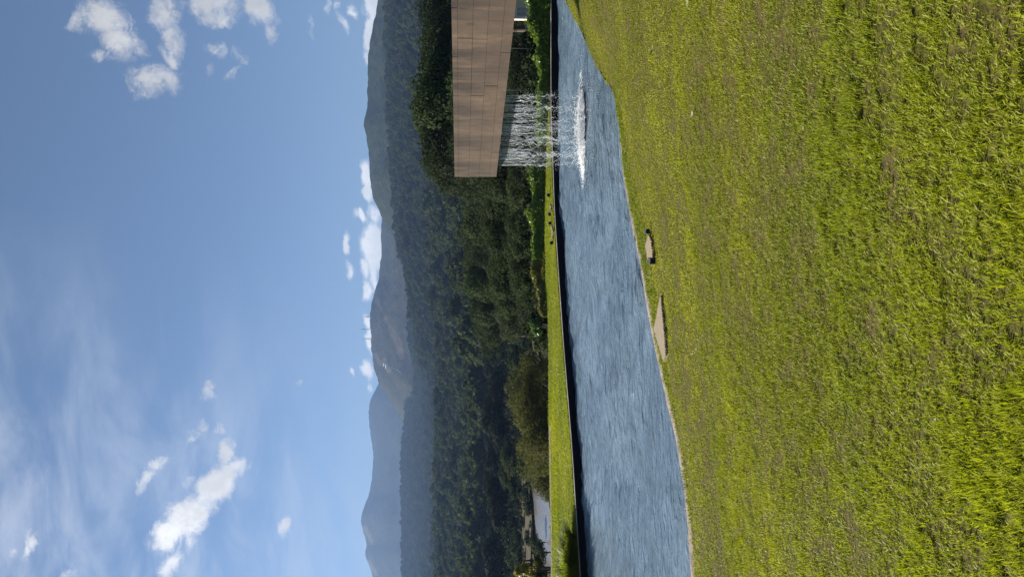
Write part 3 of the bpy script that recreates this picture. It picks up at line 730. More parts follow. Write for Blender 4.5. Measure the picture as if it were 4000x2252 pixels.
# undergrowth between and below the trees
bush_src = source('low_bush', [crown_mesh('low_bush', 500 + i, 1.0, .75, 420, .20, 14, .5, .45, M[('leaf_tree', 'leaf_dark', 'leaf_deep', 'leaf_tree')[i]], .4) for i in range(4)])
def undergrowth(name, n, r0, r1, py0, py1, label, smin, smax, keep=None):
    u = RNG.random(n); r = np.sqrt(r0 ** 2 + (r1 ** 2 - r0 ** 2) * u); py = py0 + (py1 - py0) * RNG.random(n); az = (1126 - py) / FPX
    y = r / np.sqrt(1 + az ** 2); x = az * y; z = terr_z(x, y); s = smin + (smax - smin) * RNG.random(n) ** 1.5
    los = CAPZ - (y - 27.3) * .1263
    lim = (py > 1310) & (y < 90) & ~((py > 1420) & (py < 1780) & (y > 45))
    s = np.where(lim, np.minimum(s, np.maximum(los - z, .0) * .65), s)
    k = s > .2
    k &= ~((py < 140) & (y < 60) & (s > .3)) & ~((x > hx_ - .8) & (y > 59) & (y < 69))
    if keep is not None: k &= keep(x, y, py)
    x, y, z, s = x[k], y[k], z[k], s[k]; m_ = len(x); rot = np.zeros((m_, 3)); rot[:, 2] = RNG.random(m_) * 6.283
    return scatter(name, np.stack([x, y, z - .1], 1), rot, np.stack([s, s, s * RNG.uniform(.7, 1.3, m_)], 1), RNG.integers(0, 4, m_), bush_src, label, 'undergrowth')
hx_ = at_y(2060, 70, 60).x
pond_c = at_z(2128, 2075, -8.3); bank_c = at_z(2045, 2040, -8.0); patch_c = at_z(2085, 1350, -7.2)
def off_open(x, y, py):
    k = ((x - pond_c.x) / 8.5) ** 2 + ((y - pond_c.y) / 18) ** 2 > 1
    k &= (((x - bank_c.x) / 8) ** 2 + ((y - bank_c.y) / 19) ** 2 > 1) | (RNG.random(len(x)) < .22)
    return k & (((x - patch_c.x) / 4) ** 2 + ((y - patch_c.y) / 13) ** 2 > 1)
undergrowth('undergrowth', 1500, 29.0, 62, -420, 1300, 'dark undergrowth filling the slope just behind the hedge', .5, 1.3)
undergrowth('undergrowth', 2600, 62, 150, -420, 2700, 'green undergrowth on the slope below the belt of trees and around the pond', .7, 1.8, off_open)
undergrowth('undergrowth', 3800, 150, 300, -420, 2700, 'dark undergrowth on the floor of the shaded hollow', 1.2, 2.8, off_open)

# lawn blades
def tuft_mesh(name, seed, n, spread, hgt, wid, lean, matl, seg=2):
    rng = np.random.default_rng(seed); V = []; Fq = []
    for i in range(n):
        a = rng.uniform(0, 6.283); r = spread * math.sqrt(rng.random()); bx, by = r * math.cos(a), r * math.sin(a)
        b = rng.uniform(0, 6.283); h = hgt * rng.uniform(.5, 1.15); ln = lean * rng.uniform(.2, 1.2); w = wid * rng.uniform(.7, 1.3)
        dxx, dyy = math.cos(b), math.sin(b); tx, ty = -dyy, dxx; k = len(V)
        for j, (t, ww) in enumerate(((0, .7), (.55, 1.0), (1.0, .12))):
            off = ln * h * t * t; zz = h * t * (1 - .25 * t * ln)
            V.append((bx + dxx * off - tx * w * ww / 2, by + dyy * off - ty * w * ww / 2, zz)); V.append((bx + dxx * off + tx * w * ww / 2, by + dyy * off + ty * w * ww / 2, zz))
        Fq += [[k, k + 1, k + 3, k + 2], [k + 2, k + 3, k + 5, k + 4]]
    me = quads(name, V, Fq, True); me.materials.append(matl); return me
def lawn_points(r0, r1, dens, half=1.25):
    a = .5 * 2 * math.atan(half) * (r1 ** 2 - r0 ** 2); n = int(a * dens)
    r = np.sqrt(r0 ** 2 + (r1 ** 2 - r0 ** 2) * RNG.random(n)); az = (RNG.random(n) * 2 - 1) * math.atan(half)
    x, y = r * np.sin(az), r * np.cos(az); k = y < shore_y(x) - kerb_w(x) - np.where(x < 3.7, .05 + .004 * r, 0); return x[k], y[k]
src_near = source('near_blade', [tuft_mesh('near_blade', 40 + i, 13, .026, .036, .0040, .75, M['grass']) for i in range(6)])
src_mid = source('mid_blade', [tuft_mesh('mid_blade', 60 + i, 15, .050, .029, .0046, .8, M['grass']) for i in range(6)])
src_far = source('far_blade', [tuft_mesh('far_blade', 80 + i, 16, .10, .024, .0085, .8, M['grass']) for i in range(6)])
def lawn_grass(name, x, y, src, label, smin, smax, hpatch):
    n = len(x); z = lawn_z(x, y) - .003
    tall = sstep((fbm(x * .8 + 3, y * 1.3, 3) + .10) / .28)
    clump = sstep((fbm(x * 5, y * 5, 3) + .18) / .36)
    keep = RNG.random(n) < .5 + .5 * clump
    s = (smin + (smax - smin) * RNG.random(n)) * (1 + hpatch * tall) * (.65 + .45 * clump)
    sc = np.stack([(.8 + .4 * RNG.random(n)), (.8 + .4 * RNG.random(n)), s], 1)
    rot = np.stack([RNG.normal(0, .16, n), RNG.normal(0, .16, n), RNG.random(n) * 6.283], 1)
    k = keep
    return scatter(name, np.stack([x, y, z], 1)[k], rot[k], sc[k], RNG.integers(0, 6, n)[k], src, label, 'grass')
x, y = lawn_points(.3, 4.2, 1900); lawn_grass('grass_blades', x, y, src_near, 'long yellow green blades of the lawn nearest the viewer', .6, 1.2, .55)
x, y = lawn_points(4.2, 8.5, 1000); lawn_grass('grass_blades', x, y, src_mid, 'short yellow green turf across the middle of the near lawn', .6, 1.2, .35)
src_bank = source('bank_blade', [tuft_mesh('bank_blade', 85 + i, 14, .10, .042, .011, .9, M['grass_bank']) for i in range(4)] + [tuft_mesh('bank_blade', 95 + i, 14, .10, .042, .011, .9, M['grass_bank']) for i in range(2)])
x, y = lawn_points(8.5, 26, 360, .85)
dsh = inland(x, y); bk = dsh < (.30 + 1.25 * sstep((4.6 - x) / 1.6) * (.35 + .65 * sstep((x + 2.2) / 2.5)) + .10 * fbm(x * 1.5, y * 1.5, 3)) * sstep((4.7 - x) / .5)
lawn_grass('bank_grass', x[bk], y[bk], src_bank, 'darker green grass on the low bank sloping down to the pool kerb', .8, 1.3, .2)
x, y = x[~bk], y[~bk]; lawn_grass('grass_blades', x, y, src_far, 'fine turf of the near lawn running down to the pool kerb', .6, 1.1, .2)
# far lawn
n = 42000; x = RNG.uniform(-13, 9, n); a = wall_y(x) + .25; b = edge_y(x); y = a + (b - a) * RNG.random(n); k = b > a; x, y = x[k], y[k]; n = len(x)
src_fl = source('far_lawn_blade', [tuft_mesh('far_lawn_blade', 90 + i, 14, .10, .05, .014, .8, M['grass_far']) for i in range(4)])
lush = sstep((y - (edge_y(x) - 1.5 - .12 * np.clip(-x, 0, 9))) / .5) * sstep((-x - 2.0) / 2.5)
sc = np.stack([np.ones(n), np.ones(n), RNG.uniform(.5, 1.1, n) * (1 + 1.4 * lush)], 1); rot = np.stack([RNG.normal(0, .15, n), RNG.normal(0, .15, n), RNG.random(n) * 6.283], 1)
scatter('far_grass', np.stack([x, y, np.full(n, CAPZ - .01)], 1), rot, sc, RNG.integers(0, 4, n), src_fl, 'sunlit turf of the strip between the pool and the hedge', 'grass')

# ------------------------------------------------------------------ the concrete water channel
SC = .874
TIP = Vector((1.029 * SC * H, 6.54 * SC * H, 0)); CDIR = Vector((-.671, 2.36, 0)).normalized(); CN = Vector((-CDIR.y, CDIR.x, 0))    # CN: outward from the face we see (left)
ZT, ZB = at_y(1775.5, 690, TIP.y).z, at_y(1939, 692, TIP.y).z
CL_LEN, CW = 15.0, 2.75
ch = tag(empty('water_channel', (TIP.x, TIP.y, ZB)), 'long brown concrete channel jutting out over the pool, water pouring from its end', 'water channel')
ORG = Vector((TIP.x, TIP.y, ZB))
AX = (CDIR, CN, Vector((0, 0, 1)))
PT = .022
def cbox(mb, s0, s1, n0, n1, z0, z1):      # s back from the tip, n outward from the face plane
    c = CDIR * (-(s0 + s1) / 2) + CN * ((n0 + n1) / 2) + Vector((0, 0, (z0 + z1) / 2))
    mb.box(c, (abs(s1 - s0), abs(n1 - n0), abs(z1 - z0)), AX)
T = ZT - ZB
mb = MB(); cbox(mb, .0, CL_LEN, -PT - .001, -.24, .0, T - .002); mb.build('side_wall', M['core'], ch)
mb = MB(); cbox(mb, .0, CL_LEN, -CW, -CW + .22, .0, T); mb.build('side_wall', M['concrete'], ch)
mb = MB(); cbox(mb, .62, CL_LEN, -.243, -CW + .223, .0, .22); mb.build('channel_floor', M['core'], ch)
mb = MB(); cbox(mb, .0, .20, -.243, -CW + .223, .0, T - .01); mb.build('end_wall', M['concrete'], ch)
mb = MB(); cbox(mb, .66, CL_LEN - .3, -.246, -CW + .226, .5, .78); mb.build('channel_water', M['water'], ch)
mb = MB(); cbox(mb, CL_LEN - 1.0, CL_LEN, -.1, -CW + .1, -2.6, -.003); mb.build('pier', M['concrete'], ch)
def s_of(zoom_y):
    d = ray(1900, zoom_y * .3106); dh = Vector((d.x, d.y, 0))
    # solve t*dh = TIP - s*CDIR
    A = np.array([[dh.x, CDIR.x], [dh.y, CDIR.y]]); t, s = np.linalg.solve(A, np.array([TIP.x, TIP.y])); return float(s)
ROWS = [(.0, .095, [105, 720, 1205, 1498]), (.095, .34, [485, 1205]), (.34, .585, [500, 1205, 1500, 1885]), (.585, .83, [262, 1083, 1713]), (.83, 1.0, [660, 1362, 1918])]
pr = random.Random(5)
for (f0, f1, js) in ROWS:
    cuts = [0.0] + sorted(s_of(j) for j in js)
    while cuts[-1] < CL_LEN - 1.2: cuts.append(cuts[-1] + 2.2)
    cuts[-1] = CL_LEN
    for s0, s1 in zip(cuts[:-1], cuts[1:]):
        mb = MB(); gp = .005; pd = pr.uniform(-.006, .004)
        cbox(mb, s0 + (gp if s0 > 0 else -.004), s1 - gp, -PT, pd, T * (1 - f1) + (gp * .35 if f1 < 1 else 0), T * (1 - f0) - gp * .35)
        mb.build('panel', M['concrete'], ch, bevel=.003)

# ------------------------------------------------------------------ waterfall: poured across the channel near its tip
wf = tag(empty('waterfall', (TIP.x, TIP.y, 0)), 'curtain of falling water pouring from the concrete channel into the pool', 'waterfall')
A0 = at_y(1960, 646, TIP.y - .22); A1 = at_y(1960, 374, TIP.y - .12)
A0.z = A1.z = ZB + .12
def strand(rng, u, z0, z1, r, mb, chaos):
    p = A0 + (A1 - A0) * u; n = max(4, int((z0 - z1) / .045)); pts = []; rad = []
    a1, a2, f1, f2 = rng.uniform(0, 6), rng.uniform(0, 6), rng.uniform(10, 18), rng.uniform(24, 44)
    for i in range(n + 1):
        t = i / n; z = z0 + (z1 - z0) * t; drop = (A0.z - z) / A0.z
        w = (.010 + .055 * drop ** 1.2) * chaos
        pts.append((p.x + w * (math.sin(a1 + f1 * z) + .6 * math.sin(a2 + f2 * z)), p.y - .15 * drop + w * (math.cos(a2 + f1 * z * 1.1) + .6 * math.sin(a1 + f2 * z)), z))
        rad.append(r * (1 - .75 * t ** 4) * (.7 + .6 * rng.random()))
    mb.tube(pts, rad, 4)
rng = random.Random(3); mb = MB()
for i in range(170):
    u = min(max(rng.random() + .02 * math.sin(i), 0), 1)
    u = round(u * 22) / 22 + rng.gauss(0, .012) if rng.random() < .7 else u
    strand(rng, min(max(u, 0), 1), A0.z, A0.z - rng.uniform(.6, 1.5), rng.choice((.0014, .0018, .0022, .004)), mb, .5)
cols = sorted(rng.random() for _ in range(17))
for i in range(420):
    z0 = 1.95 * rng.random() ** .8 + .1; u = rng.choice(cols) + rng.gauss(0, .016) if rng.random() < .75 else rng.random()
    strand(rng, min(max(u, 0), 1), z0, max(z0 - rng.uniform(.08, .34), .03), rng.choice((.0018, .0022, .003, .004, .007)), mb, .95)
tag(mb.build('water_strand', M['fall'], wf, True), kind='stuff')
for o in (wf.children[-1],): o.location = -Vector((TIP.x, TIP.y, 0))
def drops(name, C, r, parent, matl, off=Vector((0, 0, 0))):
    C = np.asarray(C); n = len(C); o6 = np.array([(1, 0, 0), (-1, 0, 0), (0, 1, 0), (0, -1, 0), (0, 0, 1), (0, 0, -1)], float)
    V = (C[:, None, :] + o6[None] * np.asarray(r)[:, None, None]).reshape(-1, 3)
    f = np.array([(0, 2, 4), (2, 1, 4), (1, 3, 4), (3, 0, 4), (2, 0, 5), (1, 2, 5), (3, 1, 5), (0, 3, 5)])
    Fq = (np.arange(n)[:, None, None] * 6 + f[None]).reshape(-1, 3)
    return tag(obj(name, quads(name, V, Fq, True), matl, parent), kind='stuff')
n = 4200; u = np.where(RNG.random(n) < .6, np.array(cols)[RNG.integers(0, 17, n)] + RNG.normal(0, .02, n), RNG.random(n) * 1.08 - .04); zz = A0.z * (1 - RNG.random(n) ** .55) * .8
q = np.array(A0)[None] + (np.array(A1) - np.array(A0))[None] * u[:, None]; sp_ = (.02 + .10 * (1 - zz / A0.z))[:, None]
C = q + RNG.normal(size=(n, 3)) * sp_; C[:, 2] = np.maximum(zz, .01); C[:, 0] -= TIP.x; C[:, 1] -= TIP.y
drops('water_drop', C, RNG.uniform(.002, .0075, n), wf, M['fall'])
# foam where it lands
n = 15000; u = np.clip(RNG.normal(.5, .33, n), -.3, 1.3); q = np.array(A0)[None] + (np.array(A1) - np.array(A0))[None] * u[:, None]
fall = np.exp(-((u - .5) / .62) ** 4)
C = q + np.stack([RNG.normal(0, .05, n), -.22 + RNG.normal(0, .14, n), np.zeros(n)], 1)
C[:, 2] = np.abs(RNG.normal(0, .045, n) + np.where(RNG.random(n) < .12, RNG.random(n) * .22, 0)) * fall * np.exp(-((C[:, 1] - q[:, 1] + .22) / .36) ** 2)
k = RNG.random(n) < .15 + .85 * fall; C = C[k]
tag(drops('splash_foam', C, RNG.uniform(.004, .014, len(C)), None, M['foam']), 'white splash of foam where the curtain of water lands', 'splash', kind='stuff')
us = np.linspace(-.22, 1.22, 150); vv = np.linspace(-1, 1, 16)
P = np.zeros((150, 16, 3)); q = np.array(A0)[None] + (np.array(A1) - np.array(A0))[None] * us[:, None]; fl = np.exp(-((us - .5) / .62) ** 4)
wd = .33 * fl * (1 + .9 * fbm(us * 14, us * 0, 3))
P[:, :, 0] = q[:, :1]; P[:, :, 1] = q[:, 1:2] - .22 + wd[:, None] * vv[None, :]
hh_ = .06 * fl[:, None] * (1 - vv[None, :] ** 2) * (.9 + .8 * (fbm(P[:, :, 0] * 9, P[:, :, 1] * 14, 3) + .25))
P[:, :, 2] = np.maximum(hh_, 0) - .02 + .03 * fl[:, None] * (1 - vv[None, :] ** 2)
tag(obj('foam_bed', grid_mesh('foam_bed', P), M['foam']), 'low churning bed of white foam under the falling water', 'foam', kind='stuff')
# ripples: flecks of foam drifting on the water in front of the splash
n = 260; u = RNG.normal(.4, .5, n); q = np.array(A0)[None] + (np.array(A1) - np.array(A0))[None] * u[:, None]
C = q + np.stack([RNG.normal(0, .4, n), -.6 + RNG.normal(0, .7, n), np.zeros(n)], 1); C[:, 2] = .004
tag(drops('foam_flecks', C, RNG.uniform(.004, .010, n), None, M['foam']), 'small foam flecks and bubbles scattered on the water around the splash', 'foam', kind='stuff')

# ------------------------------------------------------------------ hedge, shrubs, tall grass
def leaf_mass(n, sampler, leaf, seed, aspect=.5, up=.4):
    rng = np.random.default_rng(seed); C, N = sampler(rng, n); N = N + rng.normal(size=N.shape) * .6; N[:, 2] += up; N /= np.linalg.norm(N, axis=1)[:, None]
    return leaf_quads(C, N, leaf, rng, aspect)
def hedge(x0, x1, yfun, hfun, depth, n, leaf, matl, name, label, seed, group=None):
    root = tag(empty(name, ((x0 + x1) / 2, float(yfun((x0 + x1) / 2)), 0)), label, 'hedge', group)
    ox, oy = root.location.x, root.location.y
    def smp(rng, k):
        x = rng.uniform(x0, x1, k); h = hfun(x) * 1.42 * (1 + .30 * fbm(x * 2.3 + seed, x * 0, 3)); a = rng.random(k)
        t = rng.random(k) ** .6 * math.pi * .5 * np.sign(rng.random(k) - .35)
        bulge = .8 + .5 * fbm(x * 1.7, x * 0 + 4, 3) + .3 * fbm(x * 6, a * 3, 2)
        y = yfun(x) + depth * .5 + np.where(t > 0, -1, 1) * depth * .5 * bulge * np.sin(np.abs(t)) ** .5
        z = .12 + h * np.cos(np.abs(t)) ** .6 * bulge + rng.normal(0, .03, k)
        z = np.where(rng.random(k) < .35, .1 + rng.random(k) * h * .8, z)
        N = np.stack([rng.normal(0, .3, k), np.where(t > 0, -1., 1.) * np.sin(np.abs(t)), np.cos(t)], 1)
        return np.stack([x - ox, y - oy, z], 1), N
    V, Fq = leaf_mass(n, smp, leaf, seed)
    obj('foliage', quads('foliage', V, Fq), M[matl], root)
    mb = MB(); r = random.Random(seed)
    for i in range(int((x1 - x0) * 3)):
        x = x0 + (i + r.random()) / 3; h = float(hfun(np.array([x]))[0]); mb.tube([(x - ox, float(yfun(x)) + depth * .5 - oy, -.6), (x - ox + r.uniform(-.15, .15), float(yfun(x)) + depth * .5 - oy, h * .75)], [.016, .008], 5)
    tag(mb.build('stem', M['bark'], root), kind='stuff')
    return root
hy = lambda x: np.maximum(edge_y(x) + .02, wall_y(x) + .30)
HT = [(15, 2057), (62, 2063), (124, 2081), (174, 2104), (248, 2100), (310, 2109), (372, 2106), (600, 2092), (664, 2074), (850, 2076), (943, 2081), (1067, 2088), (1176, 2097), (1240, 2110)]
hpts = sorted([(lambda v: (v.x, v.z))(at_y(px, py, 26.0 if py < 420 else 27.9)) for py, px in HT])
hfun = lambda x: np.maximum(np.interp(x, [q[0] for q in hpts], [q[1] for q in hpts]) - .12, .25)
xh = lambda py: (1126 - py) / FPX * 27.6
hedge(xh(420), xh(-260), hy, hfun, .7, 9000, .15, 'leaf_hedge', 'hedge', 'glossy green hedge behind the pool wall, under the concrete channel', 4)
hedge(xh(1010), xh(425), hy, hfun, .7, 8000, .12, 'leaf_hedge', 'hedge', 'low glossy hedge bordering the lawn strip left of the waterfall', 5)
hedge(xh(1235), xh(1015), hy, hfun, .6, 3600, .10, 'leaf_dry', 'hedge', 'low yellowing end of the hedge beside the round shrub', 6)
hedge(xh(1110), xh(985), lambda x: hy(x) - .35, lambda x: np.full(np.shape(x), .17), .3, 1500, .06, 'leaf_yellow', 'ground_cover', 'bright yellow green ground cover at the foot of the hedge', 7)

def shrub(px, py, d, r, hgt, n, leaf, matl, name, label, seed, z=None, stems=4, aspect=.5):
    p = at_y(px, py, d); zz = tz(p.x, p.y) if z is None else z
    root = tag(empty(name, (p.x, p.y, zz)), label, 'shrub')
    me = crown_mesh('foliage', seed, r, hgt * .45, n, leaf, 16, aspect, hgt * .55, M[matl], .5); obj('foliage', me, None, root)
    rr_ = random.Random(seed)
    for i in range(stems):
        mb = MB(); a = rr_.uniform(0, 6.28); mb.tube([(0, 0, -.5), (math.cos(a) * r * .25, math.sin(a) * r * .25, hgt * .4), (math.cos(a) * r * .6, math.sin(a) * r * .6, hgt * .8)], [.035, .025, .01], 5)
        mb.build('stem', M['bark'], root)
    return root
shrub(2100, 1275, 28.6, .50, .85, 2200, .10, 'leaf_round', 'round_shrub', 'dark green round shrub at the far lawn edge, left end of the hedge', 8, -.1)
shrub(2020, 2225, 29.5, .42, 2.3, 800, .14, 'leaf_yellow', 'yellow_shrub', 'yellow green shrub with large leaves at the end of the far path', 9, -.6)
shrub(2110, 2225, 30.5, .62, 1.25, 1100, .13, 'leaf_olive', 'low_shrub', 'dull green twiggy shrub under the yellow leaved shrub', 10, -.6)
def tall_grass(x, y, r, hgt, n, label, seed):
    rng = np.random.default_rng(seed); V = []; Fq = []
    for i in range(n):
        a = rng.uniform(0, 6.283); q = r * .5 * math.sqrt(rng.random()); b = rng.normal(a, .5); h = hgt * rng.uniform(.55, 1.15); ln = r * rng.uniform(.3, 1.1); w = .011
        dx_, dy_ = math.cos(b), math.sin(b); k = len(V)
        for t, ww in ((0, .8), (.35, 1), (.7, .8), (1, .1)):
            off = ln * t ** 1.7; z = h * (1.25 * t - .38 * t * t * (1 + .3 * ln)); cx, cyy = q * math.cos(a) + dx_ * off, q * math.sin(a) + dy_ * off
            V += [(cx - dy_ * w * ww, cyy + dx_ * w * ww, z), (cx + dy_ * w * ww, cyy - dx_ * w * ww, z)]
        Fq += [[k + 2 * j, k + 2 * j + 1, k + 2 * j + 3, k + 2 * j + 2] for j in range(3)]
    root = tag(empty('ornamental_grass', (x, y, CAPZ - .03)), label, 'ornamental grass', 'clumps of ornamental grass at the pool wall')
    obj('blades', quads('blades', V, Fq, True), M['grass_tall'], root); return root
for i, (py, px, dd, r, hh, lb) in enumerate([(2105, 2225, .5, .62, .50, 'smaller arching grass clump at the pool wall, the one nearest the open lawn'), (2185, 2225, .62, .78, .68, 'large arching grass clump overhanging the pool wall beside the smaller clump'), (2275, 2225, .7, .8, .72, 'tall grass clump at the pool wall cut off by the edge of the picture'), (2390, 2225, .8, .85, .75, 'tall grass clump at the pool wall, farthest from the waterfall')]):
    x_ = -(py - 1126) / FPX * 21.6; tall_grass(x_, float(wall_y(x_)) + dd, r, hh, 1300, lb, 20 + i)

# concrete edging beyond the far lawn (a kerb of several lengths)
ke = tag(empty('far_edging', (-9, 27, CAPZ)), kind='structure')
xa = xh(2195)
while xa < xh(1690):
    xb = xa + .8; ya, yb = float(edge_y(xa)), float(edge_y(xb)); d = Vector((xb - xa, yb - ya, 0)).normalized(); n_ = Vector((-d.y, d.x, 0))
    mb = MB(); mb.box(Vector(((xa + xb) / 2 + 9, (ya + yb) / 2 - 27, .035)) - n_ * .25, (.79, .50, .07), (d, n_, Vector((0, 0, 1))))
    mb.build('edging_stone', M['kerb'], ke, bevel=.01); xa = xb

# ------------------------------------------------------------------ pond, banks, bare patch
pc = at_z(2128, 2075, -8.3)
ring = [];  nn = 40
for i in range(nn):
    a = 2 * math.pi * i / nn; ring.append((pc.x + (6.2 + 1.2 * math.sin(3 * a + 1)) * math.cos(a), pc.y + (15 + 2 * math.sin(2 * a)) * math.sin(a)))
def drape(name, ring, matl, lift, kind='structure', n=14):
    c = np.mean(np.array(ring), 0); V = []; rg = np.array(ring)
    P = np.zeros((len(ring) + 1, n, 3))
    for i in range(len(ring) + 1):
        for j in range(n):
            q = c + (rg[i % len(ring)] - c) * j / (n - 1); P[i, j] = (q[0], q[1], 0)
    P[:, :, 2] = terr_z(P[:, :, 0], P[:, :, 1]) + lift
    return tag(obj(name, grid_mesh(name, P), matl), kind=kind)
zmax = max(tz(*q) for q in ring)
mb = MB(); P = np.array([(q[0], q[1], zmax + .12) for q in ring]); V = np.concatenate([[[pc.x, pc.y, zmax + .12]], P])
tag(obj('pond_water', quads('pond_water', V, np.array([[0, 1 + i, 1 + (i + 1) % nn] for i in range(nn)])), M['pond']), kind='structure')
def blob(px, py, z, rx, ry, seed=0):
    c = at_z(px, py, z); return [(c.x + rx * (1 + .25 * math.sin(3 * a + seed)) * math.cos(a), c.y + ry * (1 + .2 * math.sin(2 * a + seed)) * math.sin(a)) for a in [2 * math.pi * i / 30 for i in range(30)]]
drape('bank', blob(2045, 2040, -8.0, 9, 22, 1), M['earth'], .35)
drape('bare_patch', blob(2085, 1350, -7.2, 4.5, 14, 2), M['earth'], .30)
dp = at_z(2096, 1379, -7.0); zz = tz(dp.x, dp.y)
dr = tag(empty('drum', (dp.x, dp.y, zz + .3)), 'teal drum with a white lid standing on the bare earth patch', 'drum')
mb = MB(); mb.tube([(0, 0, 0), (0, 0, .05), (0, 0, .3), (0, 0, .33), (0, 0, .36), (0, 0, .62), (0, 0, .66)], [.28, .30, .30, .315, .30, .30, .28], 20); mb.build('body', M['teal'], dr, True)
mb = MB(); mb.tube([(0, 0, .662), (0, 0, .70), (0, 0, .80)], [.31, .31, .2], 20); mb.build('lid', M['white'], dr)

# ------------------------------------------------------------------ garden lamps and plates
def lamp(p, s, label, group):
    r = tag(empty('garden_lamp', p, random.uniform(-.3, .3)), label, 'garden lamp', group); r.scale = (s, s, s)
    mb = MB(); mb.tube([(0, 0, -.05), (0, 0, .035)], .006, 6); mb.build('spike', M['black'], r)
    mb = MB(); mb.box((0, 0, .082), (.085, .075, .085)); mb.build('housing', M['black'], r, bevel=.006)
    mb = MB(); mb.box((0, -.012, .129), (.092, .108, .009)); mb.build('hood', M['steel'], r, bevel=.002)
    mb = MB(); mb.box((0, .0386, .082), (.066, .004, .066)); mb.build('lens', M['glass'], r)
    for sx_ in (-1, 1):
        mb = MB(); mb.box((sx_ * .047, 0, .055), (.005, .02, .07)); mb.build('bracket', M['steel'], r)
    return r
def on_lawn(px, py):
    z = .3
    for _ in range(14):
        p = at_z(px, py, z); z = float(lawn_z(np.array([p.x]), np.array([p.y]))[0])
    return Vector((p.x, p.y, z))
lamp(on_lawn(2546, 903), .85, 'small black garden lamp on the near lawn, the one nearer the waterfall', 'garden lamps on the near lawn')
lamp(on_lawn(2569, 1018), 1.05, 'small black garden lamp beside the short beige plate on the near lawn', 'garden lamps on the near lawn')
for px, py, lb in ((2152, 762, 'black garden lamp on the far strip, the one nearest the waterfall'), (2157, 836, 'black garden lamp on the far strip right after the thin beige plate nearer the waterfall'),
                   (2158, 872, 'black garden lamp on the far strip just before the second thin beige plate'), (2164, 948, 'black garden lamp on the far strip, farthest from the waterfall')):
    p = at_z(px, py, CAPZ); lamp((p.x, p.y, CAPZ - .01), 1.2, lb, 'garden lamps on the far strip')
def plate(pts, label, ang, thick=.05, pitch=.055, proj=None, tilt=0):
    P3 = [proj(*q) for q in pts]; c = sum(P3, Vector()) / len(P3)
    root = tag(empty('beige_plate', c), label, 'plate', 'beige ribbed plates in the grass')
    # plane through the points
    A = np.array([[p.x - c.x, p.y - c.y, 1] for p in P3]); b = np.array([p.z - c.z for p in P3]); co = np.linalg.lstsq(A, b, rcond=None)[0]
    zf = lambda x, y: co[0] * x + co[1] * y + co[2] + .045
    loc = [(p.x - c.x, p.y - c.y) for p in P3]
    n = len(loc); V = [(x, y, zf(x, y)) for x, y in loc] + [(x, y, zf(x, y) - thick) for x, y in loc]
    me = bpy.data.meshes.new('slab'); me.from_pydata(V, [], [list(range(n))[::-1], [n + i for i in range(n)]] + [[i, (i + 1) % n, n + (i + 1) % n, n + i] for i in range(n)]); me.update()
    import bmesh
    bm = bmesh.new(); bm.from_mesh(me); bmesh.ops.recalc_face_normals(bm, faces=bm.faces); bm.to_mesh(me); bm.free()
    obj('slab', me, M['plate_gap'], root)
    # ribs: small raised studs in rows inside the outline
    def inside(x, y):
        r = False; j = n - 1
        for i in range(n):
            xi, yi = loc[i]; xj, yj = loc[j]
            if (yi > y) != (yj > y) and x < (xj - xi) * (y - yi) / (yj - yi + 1e-12) + xi: r = not r
            j = i
        return r
    mb = MB(); ca, sa = math.cos(ang), math.sin(ang); ax = (Vector((ca, sa, 0)), Vector((-sa, ca, 0)), Vector((0, 0, 1)))
    for i in range(-60, 61):
        for j in range(-60, 61):
            u, v = (i + .5 * (j % 2)) * pitch, j * pitch * .62; x, y = ca * u - sa * v, sa * u + ca * v
            if inside(x, y): mb.box((x, y, zf(x, y) + .006), (pitch * .82, pitch * .44, .02), ax)
    tag(mb.build('stud', M['plate'], root), kind='stuff')
    return root
plate([(2546, 917), (2533, 958), (2543, 1008), (2563, 1005), (2559, 965), (2554, 932)], 'short beige ribbed plate between the two black lamps on the near lawn', .5, proj=on_lawn)
plate([(2593, 1153), (2567, 1287), (2606, 1412), (2613, 1385), (2611, 1330), (2603, 1240)], 'long pointed beige ribbed plate near the kerb, left of the lamps', .4, proj=on_lawn)
pj = lambda px, py: at_z(px, py, CAPZ)
plate([(2151, 800), (2155, 812), (2158, 832), (2161, 832), (2160, 815), (2156, 800)], 'thin beige plate on the far strip, the one nearer the waterfall', .2, proj=pj)
plate([(2158, 882), (2160, 905), (2161, 932), (2164, 930), (2166, 905), (2162, 884)], 'thin beige plate on the far strip, beside the farthest lamp', .2, proj=pj)

# thin posts behind the hedge
for py, lb in ((190, 'thin dark post behind the hedge, close to the house'), (353, 'thin dark post behind the hedge, close to the waterfall')):
    p = at_y(2110, py, 30.5); r = tag(empty('metal_post', (p.x, p.y, -.4)), lb, 'post', 'thin posts behind the hedge')
    mb = MB(); mb.tube([(0, 0, 0), (0, 0, 3.2)], .017, 8); mb.build('shaft', M['steel'], r, True)
    mb = MB(); mb.tube([(0, 0, 3.201), (0, 0, 3.25), (0, 0, 3.27)], [.03, .03, .01], 8); mb.build('finial', M['steel'], r)

